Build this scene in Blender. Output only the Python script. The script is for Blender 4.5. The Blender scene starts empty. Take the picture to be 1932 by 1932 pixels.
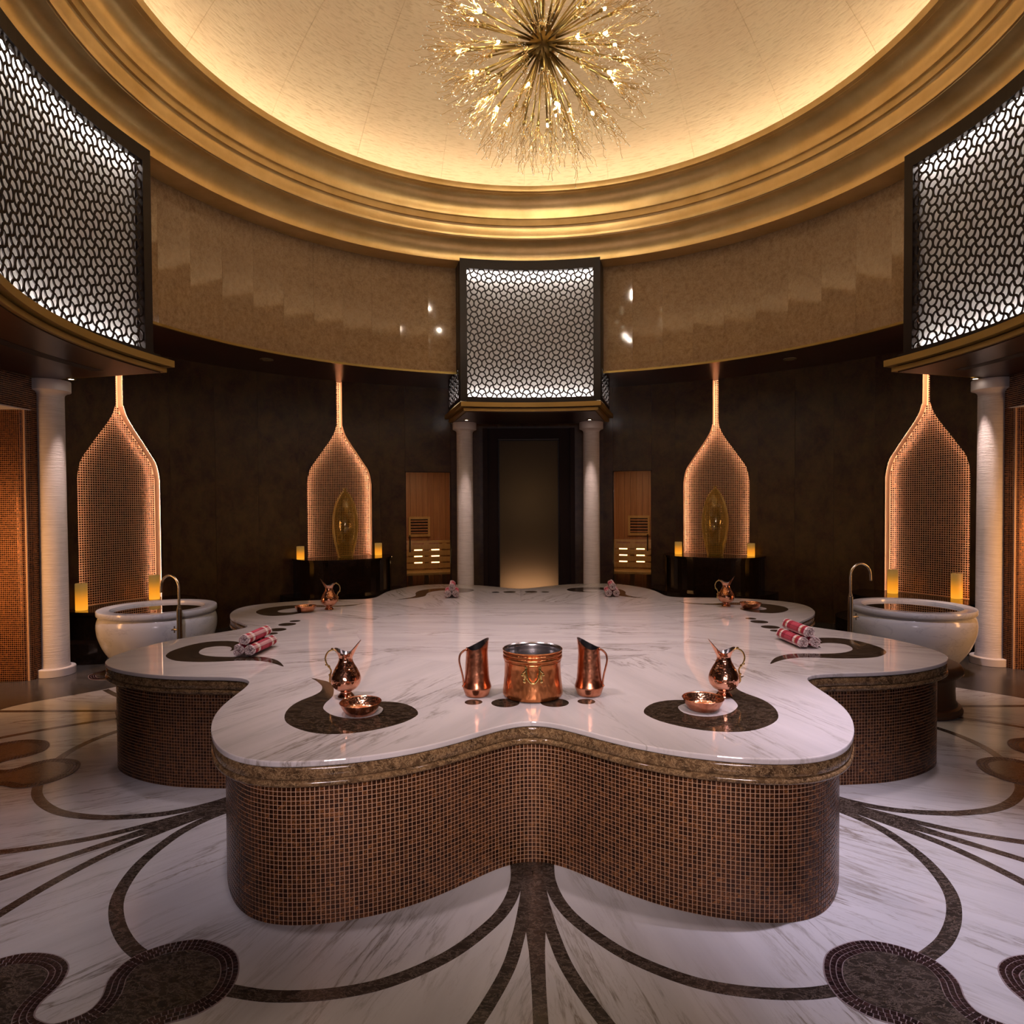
import bpy, bmesh, math, random
import numpy as np
from mathutils import Vector, Matrix

random.seed(7)
rng = np.random.default_rng(7)
S = bpy.context.scene
C = S.collection
PI = math.pi
D2R = PI / 180

# ------------------------------------------------------------------ camera
def make_camera():
    cx, cy, ch, yaw, pitch, roll, fpx, v0 = (-0.14753, -5.83731, 1.84112, -0.0205235, -0.0204464, -0.005726, 1231.399, 976.495)
    right = Vector((math.cos(yaw), -math.sin(yaw), 0))
    f0 = Vector((math.sin(yaw), math.cos(yaw), 0))
    up0 = Vector((0, 0, 1))
    fw = f0 * math.cos(pitch) + up0 * math.sin(pitch)
    up = up0 * math.cos(pitch) - f0 * math.sin(pitch)
    r2 = right * math.cos(roll) + up * math.sin(roll)
    u2 = up * math.cos(roll) - right * math.sin(roll)
    cam = bpy.data.cameras.new('camera')
    cam.sensor_width = 36
    cam.lens = fpx * 36 / 1932
    cam.shift_y = (v0 - 966) / 1932
    cam.clip_start = 0.05
    o = bpy.data.objects.new('camera', cam)
    m = Matrix(((r2.x, u2.x, -fw.x, cx), (r2.y, u2.y, -fw.y, cy), (r2.z, u2.z, -fw.z, ch), (0, 0, 0, 1)))
    o.matrix_world = m
    C.objects.link(o)
    S.camera = o
make_camera()
CAM = np.array([-0.14753, -5.83731, 1.84112])

# ------------------------------------------------------------------ world, exposure, big lights
w = bpy.data.worlds.new('world')
S.world = w
w.use_nodes = True
w.node_tree.nodes['Background'].inputs[0].default_value = (0.9, 0.7, 0.62, 1)
w.node_tree.nodes['Background'].inputs[1].default_value = 0.03
S.view_settings.view_transform = 'Standard'
S.view_settings.look = 'None'
S.view_settings.exposure = 0.0
S.view_settings.gamma = 1
S.view_settings.use_curve_mapping = False
S.cycles.max_bounces = 7
S.cycles.diffuse_bounces = 3
S.cycles.glossy_bounces = 4
S.cycles.transmission_bounces = 6
S.cycles.sample_clamp_indirect = 4.0
S.cycles.caustics_reflective = False
S.cycles.caustics_refractive = False
S.cycles.use_denoising = True

def light(name, kind, loc, energy, color, target=None, size=0.1, spot=60, blend=0.6, sy=None):
    d = bpy.data.lights.new(name, kind)
    d.energy = energy
    d.color = color
    if kind == 'AREA':
        d.size = size
        if sy:
            d.shape = 'RECTANGLE'
            d.size_y = sy
    else:
        d.shadow_soft_size = size
    if kind == 'SPOT':
        d.spot_size = spot * D2R
        d.spot_blend = blend
    o = bpy.data.objects.new(name, d)
    o.location = loc
    if target is not None:
        o.rotation_euler = (Vector(target) - Vector(loc)).to_track_quat('-Z', 'Y').to_euler()
    C.objects.link(o)
    return o

PINK = (1.0, 0.80, 0.84)
LILAC = (0.88, 0.78, 1.0)
WARM = (1.0, 0.62, 0.30)
# downlights of the ring cornice onto the stone platform, and onto the floor round it
for a in (-150, -100, -35, 35, 100, 150):
    light('platform_spot', 'SPOT', (3.7 * math.sin(a * D2R), 3.7 * math.cos(a * D2R), 5.45), 330 if abs(a) > 60 else 190, PINK,
          (1.3 * math.sin(a * D2R), 1.3 * math.cos(a * D2R) - 0.3, 0.75), 0.14, 50, 0.9)
# unseen fill lamp and spots added behind the viewpoint to light the platform front
light('front_fill_lamp', 'AREA', (0.0, -8.3, 2.3), 42, PINK, (0, -1.5, 0.7), 1.2, sy=0.5)
light('front_fill_spot', 'SPOT', (-0.9, -7.3, 2.75), 430, PINK, (-0.85, -2.4, 0.72), 0.34, 22, 0.9)
light('front_fill_spot', 'SPOT', (0.8, -7.3, 2.75), 430, PINK, (0.65, -2.4, 0.72), 0.34, 22, 0.9)
light('front_fill_spot', 'SPOT', (0.0, -7.3, 2.75), 330, (1.0, 0.80, 0.70), (-0.1, -2.4, 0.52), 0.34, 24, 1.0)
# cool unseen fill spots added to brighten the two basins
light('basin_fill_spot', 'SPOT', (-3.3, -0.6, 3.85), 150, LILAC, (-4.2, 1.3, 0.5), 0.03, 40, 0.9)
light('basin_fill_spot', 'SPOT', (3.2, -0.6, 3.85), 150, LILAC, (4.1, 1.3, 0.5), 0.03, 40, 0.9)
for (x, y, e) in ((1.75, -2.75, 470), (-2.75, -2.9, 300), (4.2, -1.4, 150), (-4.2, -1.3, 110)):
    light('floor_spot', 'SPOT', (x * 1.12, y * 1.12, 3.9), e, LILAC, (x, y, 0), 0.03, 44, 1.0)

# ------------------------------------------------------------------ helpers
def me_obj(name, verts, faces, mat=None, parent=None, smooth=False, auto=None):
    me = bpy.data.meshes.new(name)
    me.from_pydata([tuple(v) for v in verts], [], faces)
    if mat:
        me.materials.append(mat)
    if smooth:
        me.polygons.foreach_set('use_smooth', [True] * len(me.polygons))
        if auto:
            try:
                me.set_sharp_from_angle(angle=auto * D2R)
            except Exception:
                pass
    me.update()
    return link(name, me, parent)

def link(name, me, parent=None):
    o = bpy.data.objects.new(name, me)
    C.objects.link(o)
    if parent:
        o.parent = parent
    return o

def tag(o, label=None, cat=None, group=None, kind=None):
    if label: o['label'] = label
    if cat: o['category'] = cat
    if group: o['group'] = group
    if kind: o['kind'] = kind
    return o

def empty(name, loc=(0, 0, 0), rz=0):
    o = bpy.data.objects.new(name, None)
    o.empty_display_size = 0.1
    o.location = loc
    o.rotation_euler = (0, 0, rz)
    C.objects.link(o)
    return o

def copy_tree(o, parent=None):
    c = o.copy()
    C.objects.link(c)
    if parent:
        c.parent = parent
    for ch in o.children:
        copy_tree(ch, c)
    return c

class MB:
    def __init__(s):
        s.v = []; s.f = []
    def add(s, v, f):
        n = len(s.v)
        s.v += [tuple(x) for x in v]
        s.f += [tuple(i + n for i in q) for q in f]
        return s
    def box(s, x0, x1, y0, y1, z0, z1):
        v = [(x0, y0, z0), (x1, y0, z0), (x1, y1, z0), (x0, y1, z0), (x0, y0, z1), (x1, y0, z1), (x1, y1, z1), (x0, y1, z1)]
        return s.add(v, [(0, 3, 2, 1), (4, 5, 6, 7), (0, 1, 5, 4), (1, 2, 6, 5), (2, 3, 7, 6), (3, 0, 4, 7)])
    def lathe(s, prof, seg=32, caps=(False, False)):
        n = len(prof); v = []; f = []
        for j in range(seg):
            a = 2 * PI * j / seg
            v += [(r * math.cos(a), r * math.sin(a), z) for r, z in prof]
        for j in range(seg):
            k = (j + 1) % seg
            for i in range(n - 1):
                f.append((j * n + i, k * n + i, k * n + i + 1, j * n + i + 1))
        s.add(v, f)
        b = len(s.v) - len(v)
        if caps[0]: s.f.append(tuple(b + j * n for j in range(seg))[::-1])
        if caps[1]: s.f.append(tuple(b + j * n + n - 1 for j in range(seg)))
        return s
    def tube(s, pts, rad, seg=8, cap=True):
        pts = [Vector(q) for q in pts]
        n = len(pts)
        if not hasattr(rad, '__len__'): rad = [rad] * n
        v = []; f = []
        nrm = None
        for i, q in enumerate(pts):
            t = (pts[min(i + 1, n - 1)] - pts[max(i - 1, 0)]).normalized()
            if nrm is None:
                a = Vector((0, 0, 1)) if abs(t.z) < 0.9 else Vector((1, 0, 0))
                nrm = t.cross(a).normalized()
            else:
                nrm = (nrm - t * nrm.dot(t)).normalized()
            b = t.cross(nrm)
            for k in range(seg):
                c = 2 * PI * k / seg
                v.append(tuple(q + (nrm * math.cos(c) + b * math.sin(c)) * rad[i]))
        for i in range(n - 1):
            for k in range(seg):
                k2 = (k + 1) % seg
                f.append((i * seg + k, i * seg + k2, (i + 1) * seg + k2, (i + 1) * seg + k))
        if cap:
            f.append(tuple(range(seg))[::-1]); f.append(tuple((n - 1) * seg + k for k in range(seg)))
        return s.add(v, f)
    def sphere(s, c, r, seg=8, rings=5, sz=1.0):
        prof = [(max(1e-6, r * math.sin(PI * i / rings)), -r * sz * math.cos(PI * i / rings)) for i in range(rings + 1)]
        m = MB().lathe(prof, seg)
        return s.add([(x + c[0], y + c[1], z + c[2]) for x, y, z in m.v], m.f)
    def prism(s, poly, z0, z1, bevel=0.0):
        n = len(poly)
        v = [(x, y, z0) for x, y in poly] + [(x, y, z1) for x, y in poly]
        f = [tuple(range(n))[::-1], tuple(range(n, 2 * n))]
        f += [(i, (i + 1) % n, n + (i + 1) % n, n + i) for i in range(n)]
        return s.add(v, f)
    def build(s, name, mat=None, parent=None, smooth=False, auto=35):
        return me_obj(name, s.v, s.f, mat, parent, smooth, auto)

def polar(R, deg, z=0.0):            # deg measured from the back wall (+y) towards +x
    a = deg * D2R
    return (R * math.sin(a), R * math.cos(a), z)

def arc_sweep(prof, a0, a1, n, closed_prof=False):
    """prof: list of (r,z); swept from angle a0 to a1 (deg from +y)"""
    m = len(prof); v = []; f = []
    full = abs(abs(a1 - a0) - 360) < 1e-6
    cols = n if full else n + 1
    for j in range(cols):
        a = a0 + (a1 - a0) * j / n
        v += [polar(r, a, z) for r, z in prof]
    for j in range(n):
        k = (j + 1) % cols
        for i in range(m if closed_prof else m - 1):
            i2 = (i + 1) % m
            f.append((j * m + i, j * m + i2, k * m + i2, k * m + i))
    if closed_prof and not full:
        f.append(tuple(range(m))[::-1]); f.append(tuple(n * m + i for i in range(m)))
    return v, f

def fill_mesh(name, outer, holes, z0, z1, mat, parent=None):
    """flat plate with holes through it (outer and holes: 2D polygons)"""
    bm = bmesh.new()
    loops = []
    for poly in [outer] + holes:
        vs = [bm.verts.new((x, y, z1)) for x, y in poly]
        es = [bm.edges.new((vs[i], vs[(i + 1) % len(vs)])) for i in range(len(vs))]
        loops.append((vs, es))
    bmesh.ops.triangle_fill(bm, use_beauty=True, use_dissolve=False, edges=[e for l in loops for e in l[1]], normal=(0, 0, 1))
    for f in bm.faces:
        if f.normal.z < 0: f.normal_flip()
    for vs, es in loops:
        lo = [bm.verts.new((v.co.x, v.co.y, z0)) for v in vs]
        n = len(vs)
        for i in range(n):
            bm.faces.new((vs[i], lo[i], lo[(i + 1) % n], vs[(i + 1) % n]))
    bmesh.ops.recalc_face_normals(bm, faces=bm.faces)
    me = bpy.data.meshes.new(name)
    bm.to_mesh(me); bm.free()
    me.materials.append(mat)
    return link(name, me, parent)

def spline(pts, k=6, closed=False):
    """Catmull-Rom through 2D/3D points"""
    P = [np.array(q, float) for q in pts]; n = len(P); out = []
    rngN = n if closed else n - 1
    for i in range(rngN):
        if closed:
            p0, p1, p2, p3 = P[(i - 1) % n], P[i], P[(i + 1) % n], P[(i + 2) % n]
        else:
            p0, p1, p2, p3 = P[max(i - 1, 0)], P[i], P[i + 1], P[min(i + 2, n - 1)]
        for j in range(k):
            t = j / k
            out.append(0.5 * (2 * p1 + (p2 - p0) * t + (2 * p0 - 5 * p1 + 4 * p2 - p3) * t * t + (3 * p1 - p0 - 3 * p2 + p3) * t ** 3))
    if not closed: out.append(P[-1])
    return [tuple(float(c) for c in q) for q in out]

TILE_F = np.array([(4, 5, 6, 7), (0, 1, 5, 4), (1, 2, 6, 5), (2, 3, 7, 6), (3, 0, 4, 7)])
def tile_arrays(c, u, v, n, su, sv, th, taper=0.86):
    """boxes: centres c (N,3) on the surface, axes u,v,n; returns verts (N*8,3), faces"""
    N = len(c)
    su = np.broadcast_to(np.asarray(su, float), (N,))[:, None] / 2
    sv = np.broadcast_to(np.asarray(sv, float), (N,))[:, None] / 2
    V = np.zeros((N, 8, 3))
    for k, (a, b) in enumerate(((-1, -1), (1, -1), (1, 1), (-1, 1))):
        V[:, k] = c + u * a * su + v * b * sv
        V[:, k + 4] = c + u * a * su * taper + v * b * sv * taper + n * th
    F = (np.arange(N)[:, None, None] * 8 + TILE_F[None]).reshape(-1, 4)
    return V.reshape(-1, 3), F

def np_mesh(name, V, F, mat, rnd=None):
    me = bpy.data.meshes.new(name)
    me.vertices.add(len(V)); me.loops.add(F.size); me.polygons.add(len(F))
    me.vertices.foreach_set('co', np.ascontiguousarray(V, dtype=np.float32).ravel())
    me.loops.foreach_set('vertex_index', np.ascontiguousarray(F, dtype=np.int32).ravel())
    me.polygons.foreach_set('loop_start', np.arange(0, F.size, F.shape[1], dtype=np.int32))
    me.polygons.foreach_set('use_smooth', np.zeros(len(F), dtype=bool))
    me.update(calc_edges=True)
    if rnd is not None:
        a = me.attributes.new('rnd', 'FLOAT', 'POINT')
        a.data.foreach_set('value', np.repeat(rnd, len(V) // len(rnd)).astype(np.float32))
    me.materials.append(mat)
    me.validate()
    return me

# ------------------------------------------------------------------ materials
def mat(name):
    m = bpy.data.materials.new(name)
    m.use_nodes = True
    nt = m.node_tree
    b = nt.nodes['Principled BSDF']
    return m, nt, b

def N(nt, t, **kw):
    n = nt.nodes.new(t)
    for k, v in kw.items():
        if k in n.inputs: n.inputs[k].default_value = v
        else: setattr(n, k, v)
    return n

def coords(nt, scale=(1, 1, 1), kind='Object', rot=(0, 0, 0), rand=False):
    tc = N(nt, 'ShaderNodeTexCoord')
    mp = N(nt, 'ShaderNodeMapping')
    mp.inputs['Scale'].default_value = scale
    mp.inputs['Rotation'].default_value = rot
    src = tc.outputs[kind]
    if rand:
        oi = N(nt, 'ShaderNodeObjectInfo')
        ad = N(nt, 'ShaderNodeVectorMath', operation='MULTIPLY_ADD')
        cmb = N(nt, 'ShaderNodeCombineXYZ')
        nt.links.new(oi.outputs['Random'], cmb.inputs[0]); nt.links.new(oi.outputs['Random'], cmb.inputs[1])
        nt.links.new(cmb.outputs[0], ad.inputs[0]); ad.inputs[1].default_value = (37, 91, 0)
        nt.links.new(src, ad.inputs[2])
        src = ad.outputs[0]
    nt.links.new(src, mp.inputs[0])
    return mp.outputs[0]

def ramp(nt, fac, stops):
    r = N(nt, 'ShaderNodeValToRGB')
    e = r.color_ramp.elements
    while len(e) < len(stops): e.new(0.5)
    for i, (p, c) in enumerate(stops):
        e[i].position = p
        e[i].color = (*c, 1) if len(c) == 3 else c
    nt.links.new(fac, r.inputs[0])
    return r.outputs[0]

def noise(nt, vec, scale, detail=4, rough=0.55, dist=0.0):
    n = N(nt, 'ShaderNodeTexNoise')
    n.inputs['Scale'].default_value = scale
    n.inputs['Detail'].default_value = detail
    n.inputs['Roughness'].default_value = rough
    n.inputs['Distortion'].default_value = dist
    nt.links.new(vec, n.inputs['Vector'])
    return n.outputs['Fac']

def mix(nt, fac, a, b, mode='MIX'):
    m = N(nt, 'ShaderNodeMix', data_type='RGBA', blend_type=mode)
    def put(sock, v):
        if isinstance(v, (tuple, list)): sock.default_value = (*v, 1) if len(v) == 3 else v
        elif isinstance(v, (int, float)): sock.default_value = v
        else: nt.links.new(v, sock)
    put(m.inputs['Factor'], fac); put(m.inputs['A'], a); put(m.inputs['B'], b)
    return m.outputs['Result']

def math_(nt, op, a, b=None):
    m = N(nt, 'ShaderNodeMath', operation=op)
    for i, v in enumerate((a, b)):
        if v is None: continue
        if isinstance(v, (int, float)): m.inputs[i].default_value = v
        else: nt.links.new(v, m.inputs[i])
    return m.outputs[0]

def bump(nt, bsdf, h, strength, dist=0.01):
    b = N(nt, 'ShaderNodeBump')
    b.inputs['Strength'].default_value = strength
    b.inputs['Distance'].default_value = dist
    nt.links.new(h, b.inputs['Height'])
    nt.links.new(b.outputs[0], bsdf.inputs['Normal'])

def plain(name, col, rough=0.4, metal=0.0, spec=None):
    m, nt, b = mat(name)
    b.inputs['Base Color'].default_value = (*col, 1)
    b.inputs['Roughness'].default_value = rough
    b.inputs['Metallic'].default_value = metal
    if spec is not None: b.inputs['Specular IOR Level'].default_value = spec
    return m

def emit(name, col, strength):
    m, nt, b = mat(name)
    b.inputs['Base Color'].default_value = (*col, 1)
    b.inputs['Emission Color'].default_value = (*col, 1)
    b.inputs['Emission Strength'].default_value = strength
    return m

def white_marble(name, base, rough, vein_scale=1.0, bare=0.44):
    m, nt, b = mat(name)
    v = coords(nt, (0.55 * vein_scale, 4.2 * vein_scale, 1), rand=True, rot=(0, 0, 0.12))
    n1 = noise(nt, v, 1.5, 7, 0.62, 0.35)
    d1 = math_(nt, 'ABSOLUTE', math_(nt, 'SUBTRACT', n1, 0.5))
    veins = ramp(nt, d1, [(0.0, (1, 1, 1)), (0.012, (0.45, 0.45, 0.45)), (0.035, (0, 0, 0))])
    n2 = noise(nt, v, 3.4, 6, 0.65, 0.6)
    d2 = math_(nt, 'ABSOLUTE', math_(nt, 'SUBTRACT', n2, 0.47))
    veins2 = ramp(nt, d2, [(0.0, (0.7, 0.7, 0.7)), (0.02, (0, 0, 0))])
    v3 = coords(nt, (0.8, 2.0, 1), rand=True)
    mask = ramp(nt, noise(nt, v3, 1.1, 3), [(bare, (0.03, 0.03, 0.03)), (bare + 0.24, (1, 1, 1))])
    cloud = ramp(nt, noise(nt, v, 1.1, 4), [(0.25, tuple(c * 0.80 for c in base)), (0.62, base)])
    veincol = mix(nt, noise(nt, v3, 0.9, 2), (0.20, 0.20, 0.22), (0.30, 0.22, 0.12))
    c1 = mix(nt, math_(nt, 'MULTIPLY', veins, mask), cloud, veincol)
    c2 = mix(nt, math_(nt, 'MULTIPLY', veins2, math_(nt, 'MULTIPLY', mask, 0.55)), c1, veincol)
    nt.links.new(c2, b.inputs['Base Color'])
    b.inputs['Roughness'].default_value = rough
    b.inputs['Specular IOR Level'].default_value = 0.5
    return m

def brown_marble(name, dark, midc, vein, scale=9, rough=0.12, vein_amt=1.0):
    m, nt, b = mat(name)
    v = coords(nt, (1, 1.9, 1.3), rand=True, rot=(0, 0, 0.35))
    n1 = noise(nt, v, scale, 8, 0.72, 0.25)
    base = ramp(nt, n1, [(0.32, dark), (0.68, midc)])
    n2 = noise(nt, v, scale * 1.3, 7, 0.75, 0.5)
    d = math_(nt, 'ABSOLUTE', math_(nt, 'SUBTRACT', n2, 0.5))
    ve = ramp(nt, d, [(0.0, (vein_amt,) * 3), (0.022, (0, 0, 0))])
    nt.links.new(mix(nt, ve, base, vein), b.inputs['Base Color'])
    b.inputs['Roughness'].default_value = rough
    return m

def glass_tile(name, lo, midc, hi, rough=0.22, metal=0.55, streak=0.9):
    m, nt, b = mat(name)
    at = N(nt, 'ShaderNodeAttribute', attribute_name='rnd')
    base = ramp(nt, at.outputs['Fac'], [(0.0, lo), (0.45, midc), (0.85, midc), (1.0, tuple(a * 1.9 for a in midc))])
    v = coords(nt, (1, 1, 1), rand=False, kind='Object', rot=(0.3, 0.5, 0.6))
    sc = N(nt, 'ShaderNodeVectorMath', operation='MULTIPLY_ADD')
    nt.links.new(v, sc.inputs[0]); sc.inputs[1].default_value = (60, 60, 260)
    cmb = N(nt, 'ShaderNodeCombineXYZ'); mul = math_(nt, 'MULTIPLY', at.outputs['Fac'], 173.0)
    for i in range(3): nt.links.new(mul, cmb.inputs[i])
    nt.links.new(cmb.outputs[0], sc.inputs[2])
    n = noise(nt, sc.outputs[0], 1.0, 3, 0.6, 1.2)
    st = ramp(nt, n, [(0.50, (0, 0, 0)), (0.62, (1, 1, 1))])
    shine = ramp(nt, at.outputs['Fac'], [(0.35, (0.12, 0.12, 0.12)), (0.9, (1, 1, 1))])
    col = mix(nt, math_(nt, 'MULTIPLY', math_(nt, 'MULTIPLY', st, shine), streak), base, tuple(min(1, a * 1.5) for a in hi))
    nt.links.new(col, b.inputs['Base Color'])
    b.inputs['Roughness'].default_value = rough
    b.inputs['Metallic'].default_value = metal
    bump(nt, b, n, 0.5, 0.002)
    return m

M = {}
M['top_marble'] = white_marble('platform_marble', (0.69, 0.63, 0.625), 0.025)
M['top_marble'].node_tree.nodes['Principled BSDF'].inputs['Specular IOR Level'].default_value = 0.85
M['floor_marble'] = white_marble('floor_marble', (0.62, 0.60, 0.61), 0.16, 1.05, 0.39)
M['emperador'] = brown_marble('emperador_inlay', (0.012, 0.008, 0.005), (0.042, 0.027, 0.017), (0.22, 0.15, 0.10), 11, 0.07, 0.6)
M['mould'] = brown_marble('emperador_moulding', (0.020, 0.010, 0.005), (0.26, 0.15, 0.07), (0.50, 0.33, 0.17), 17, 0.10, 1.0)
M['floor_dark'] = brown_marble('floor_dark_marble', (0.014, 0.010, 0.008), (0.060, 0.046, 0.037), (0.22, 0.17, 0.14), 10, 0.22, 0.8)
M['ring_dark'] = brown_marble('floor_ring_marble', (0.03, 0.028, 0.028), (0.075, 0.068, 0.064), (0.17, 0.15, 0.14), 7, 0.24, 0.6)
M['wall_dark'] = brown_marble('dark_wall_marble', (0.022, 0.004, 0.004), (0.085, 0.050, 0.015), (0.11, 0.04, 0.02), 2.2, 0.34, 0.4)
M['plinth'] = brown_marble('plinth_stone', (0.006, 0.004, 0.003), (0.018, 0.010, 0.006), (0.05, 0.02, 0.01), 5, 0.12, 0.4)
M['beige'] = brown_marble('beige_wall_marble', (0.20, 0.115, 0.052), (0.35, 0.22, 0.115), (0.46, 0.31, 0.19), 11, 0.06, 0.6)
M['tile'] = glass_tile('copper_glass_tile', (0.018, 0.006, 0.003), (0.060, 0.019, 0.008), (0.42, 0.16, 0.045))
M['grout'] = plain('copper_grout', (0.56, 0.34, 0.21), 0.5)
M['ntile'] = glass_tile('amber_niche_tile', (0.016, 0.004, 0.002), (0.055, 0.016, 0.005), (0.42, 0.15, 0.045), 0.2, 0.5, 0.5)
M['ngrout'] = plain('niche_grout', (0.74, 0.47, 0.30), 0.6)
M['pgrout'] = plain('passage_grout', (0.46, 0.22, 0.10), 0.6)
M['ftile'] = glass_tile('plum_floor_tile', (0.012, 0.005, 0.006), (0.028, 0.012, 0.013), (0.06, 0.028, 0.026), 0.2, 0.1, 0.3)
M['fgrout'] = plain('floor_grout', (0.25, 0.19, 0.19), 0.6)
M['copper'] = None
M['dark_metal'] = plain('dark_bronze', (0.013, 0.006, 0.004), 0.42, 0.2, 0.35)
M['ledge'] = plain('gilded_ledge', (0.36, 0.215, 0.05), 0.42, 0.45)
M['surround'] = plain('dark_door_surround', (0.013, 0.004, 0.004), 0.6, 0.0, 0.25)
M['soffit'] = plain('dark_soffit', (0.030, 0.010, 0.006), 0.28)
M['brass'] = plain('brass', (0.78, 0.56, 0.22), 0.24, 1.0)
M['antique_brass'] = plain('antique_brass', (0.36, 0.25, 0.08), 0.34, 1.0)
M['steel'] = plain('brushed_nickel', (0.62, 0.55, 0.44), 0.26, 1.0)
M['tin'] = plain('tinned_lining', (0.55, 0.53, 0.55), 0.22, 1.0)
M['stool'] = plain('brown_lacquer', (0.085, 0.038, 0.017), 0.4)
M['white_paint'] = plain('white_ceiling_paint', (0.75, 0.68, 0.64), 0.7)
M['diffuser'] = plain('white_diffuser', (0.80, 0.76, 0.74), 0.6)
M['seal'] = plain('joint_seal', (0.13, 0.10, 0.085), 0.6)
M['disc'] = plain('detector_disc', (0.16, 0.12, 0.06), 0.5)
M['black'] = plain('black_slot', (0.006, 0.004, 0.004), 0.6)
M['led_niche'] = emit('warm_led_strip', (1.0, 0.65, 0.44), 42)
M['led_cove'] = emit('cove_led', (1.0, 0.85, 0.62), 18)
M['led_box'] = emit('cool_white_tube', (1.0, 0.94, 0.91), 34)
M['lens'] = emit('downlight_lens', (1.0, 0.82, 0.68), 14)
M['bulb'] = emit('bulb_glow', (1.0, 0.88, 0.62), 40)
M['slot'] = emit('sauna_slot_glow', (1.0, 0.62, 0.26), 7)

def gold_leaf():
    m, nt, b = mat('gold_leaf')
    v = coords(nt, (1, 1, 1))
    n1 = noise(nt, v, 2.5, 5, 0.6)
    n2 = noise(nt, v, 30, 4)
    c = ramp(nt, n1, [(0.3, (0.62, 0.40, 0.14)), (0.7, (0.82, 0.58, 0.26))])
    c = mix(nt, math_(nt, 'MULTIPLY', n2, 0.25), c, (0.82, 0.60, 0.27))
    nt.links.new(c, b.inputs['Base Color'])
    b.inputs['Metallic'].default_value = 0.65
    b.inputs['Roughness'].default_value = 0.30
    bump(nt, b, n2, 0.06, 0.01)
    return m
M['gold'] = gold_leaf()

def dome_plaster():
    m, nt, b = mat('dome_plaster')
    tc = N(nt, 'ShaderNodeTexCoord')
    sep = N(nt, 'ShaderNodeSeparateXYZ'); nt.links.new(tc.outputs['Object'], sep.inputs[0])
    ang = math_(nt, 'ARCTAN2', sep.outputs[0], sep.outputs[1])
    rad = math_(nt, 'SQRT', math_(nt, 'ADD', math_(nt, 'MULTIPLY', sep.outputs[0], sep.outputs[0]), math_(nt, 'MULTIPLY', sep.outputs[1], sep.outputs[1])))
    cmb = N(nt, 'ShaderNodeCombineXYZ')
    nt.links.new(math_(nt, 'MULTIPLY', ang, 26.0), cmb.inputs[0])
    nt.links.new(math_(nt, 'MULTIPLY', math_(nt, 'SUBTRACT', sep.outputs[2], rad), 36.0), cmb.inputs[1])
    n = noise(nt, cmb.outputs[0], 1.0, 3, 0.55, 0.5)
    patch = noise(nt, tc.outputs['Object'], 1.3, 3)
    c = ramp(nt, n, [(0.30, (0.60, 0.44, 0.26)), (0.50, (0.76, 0.60, 0.39))])
    c = mix(nt, ramp(nt, patch, [(0.4, (0, 0, 0)), (0.7, (0.35, 0.35, 0.35))]), c, (0.74, 0.52, 0.32))
    nt.links.new(c, b.inputs['Base Color'])
    b.inputs['Roughness'].default_value = 0.6
    bump(nt, b, n, 0.35, 0.02)
    return m
M['dome'] = dome_plaster()

def ribbed_stone():
    m, nt, b = mat('combed_white_stone')
    v = coords(nt, (5, 5, 130))
    n = noise(nt, v, 1.0, 4, 0.6, 0.4)
    nt.links.new(ramp(nt, n, [(0.3, (0.56, 0.50, 0.48)), (0.6, (0.70, 0.64, 0.62))]), b.inputs['Base Color'])
    b.inputs['Roughness'].default_value = 0.6
    bump(nt, b, n, 0.6, 0.012)
    return m
M['column'] = ribbed_stone()
M['column_smooth'] = plain('white_stone_smooth', (0.66, 0.60, 0.58), 0.55)

def basin_stone():
    m, nt, b = mat('basin_stone')
    v = coords(nt, (1, 1, 2.5))
    n = noise(nt, v, 2.6, 6, 0.65, 0.6)
    d = math_(nt, 'ABSOLUTE', math_(nt, 'SUBTRACT', n, 0.5))
    ve = ramp(nt, d, [(0.0, (0.5, 0.5, 0.5)), (0.025, (0, 0, 0))])
    nt.links.new(mix(nt, ve, (0.62, 0.61, 0.62), (0.42, 0.41, 0.44)), b.inputs['Base Color'])
    b.inputs['Roughness'].default_value = 0.16
    return m
M['basin'] = basin_stone()

def copper(name, c1, c2, bscale, bstr, rough=0.22, stretch=(1, 1, 1)):
    m, nt, b = mat(name)
    v = coords(nt, stretch)
    vo = N(nt, 'ShaderNodeTexVoronoi', feature='SMOOTH_F1')
    vo.inputs['Scale'].default_value = bscale
    nt.links.new(v, vo.inputs['Vector'])
    n = noise(nt, v, 14, 5)
    nt.links.new(ramp(nt, n, [(0.35, c1), (0.65, c2)]), b.inputs['Base Color'])
    b.inputs['Metallic'].default_value = 1.0
    b.inputs['Roughness'].default_value = rough
    bump(nt, b, vo.outputs['Distance'], bstr, 0.004)
    return m
M['copper'] = copper('hammered_copper', (0.62, 0.27, 0.16), (0.80, 0.42, 0.28), 75, 0.55, 0.16)
M['jug_copper'] = copper('worn_copper', (0.42, 0.14, 0.07), (0.72, 0.32, 0.19), 45, 0.4, 0.26)
M['pot_copper'] = copper('beaten_orange_copper', (0.45, 0.16, 0.055), (0.68, 0.27, 0.11), 60, 0.6, 0.30, (1, 1, 0.45))
M['bowl_copper'] = copper('bright_hammered_copper', (0.80, 0.38, 0.22), (0.92, 0.52, 0.34), 95, 0.6, 0.2)

def wood(name, c1, c2):
    m, nt, b = mat(name)
    v = coords(nt, (14, 14, 0.9), rand=True)
    n = noise(nt, v, 1.5, 5, 0.6, 0.5)
    nt.links.new(ramp(nt, n, [(0.3, c1), (0.7, c2)]), b.inputs['Base Color'])
    b.inputs['Roughness'].default_value = 0.5
    return m
M['plank'] = wood('sauna_plank', (0.30, 0.125, 0.055), (0.42, 0.20, 0.09))
M['slat'] = wood('sauna_slat', (0.42, 0.25, 0.09), (0.54, 0.34, 0.14))

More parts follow.
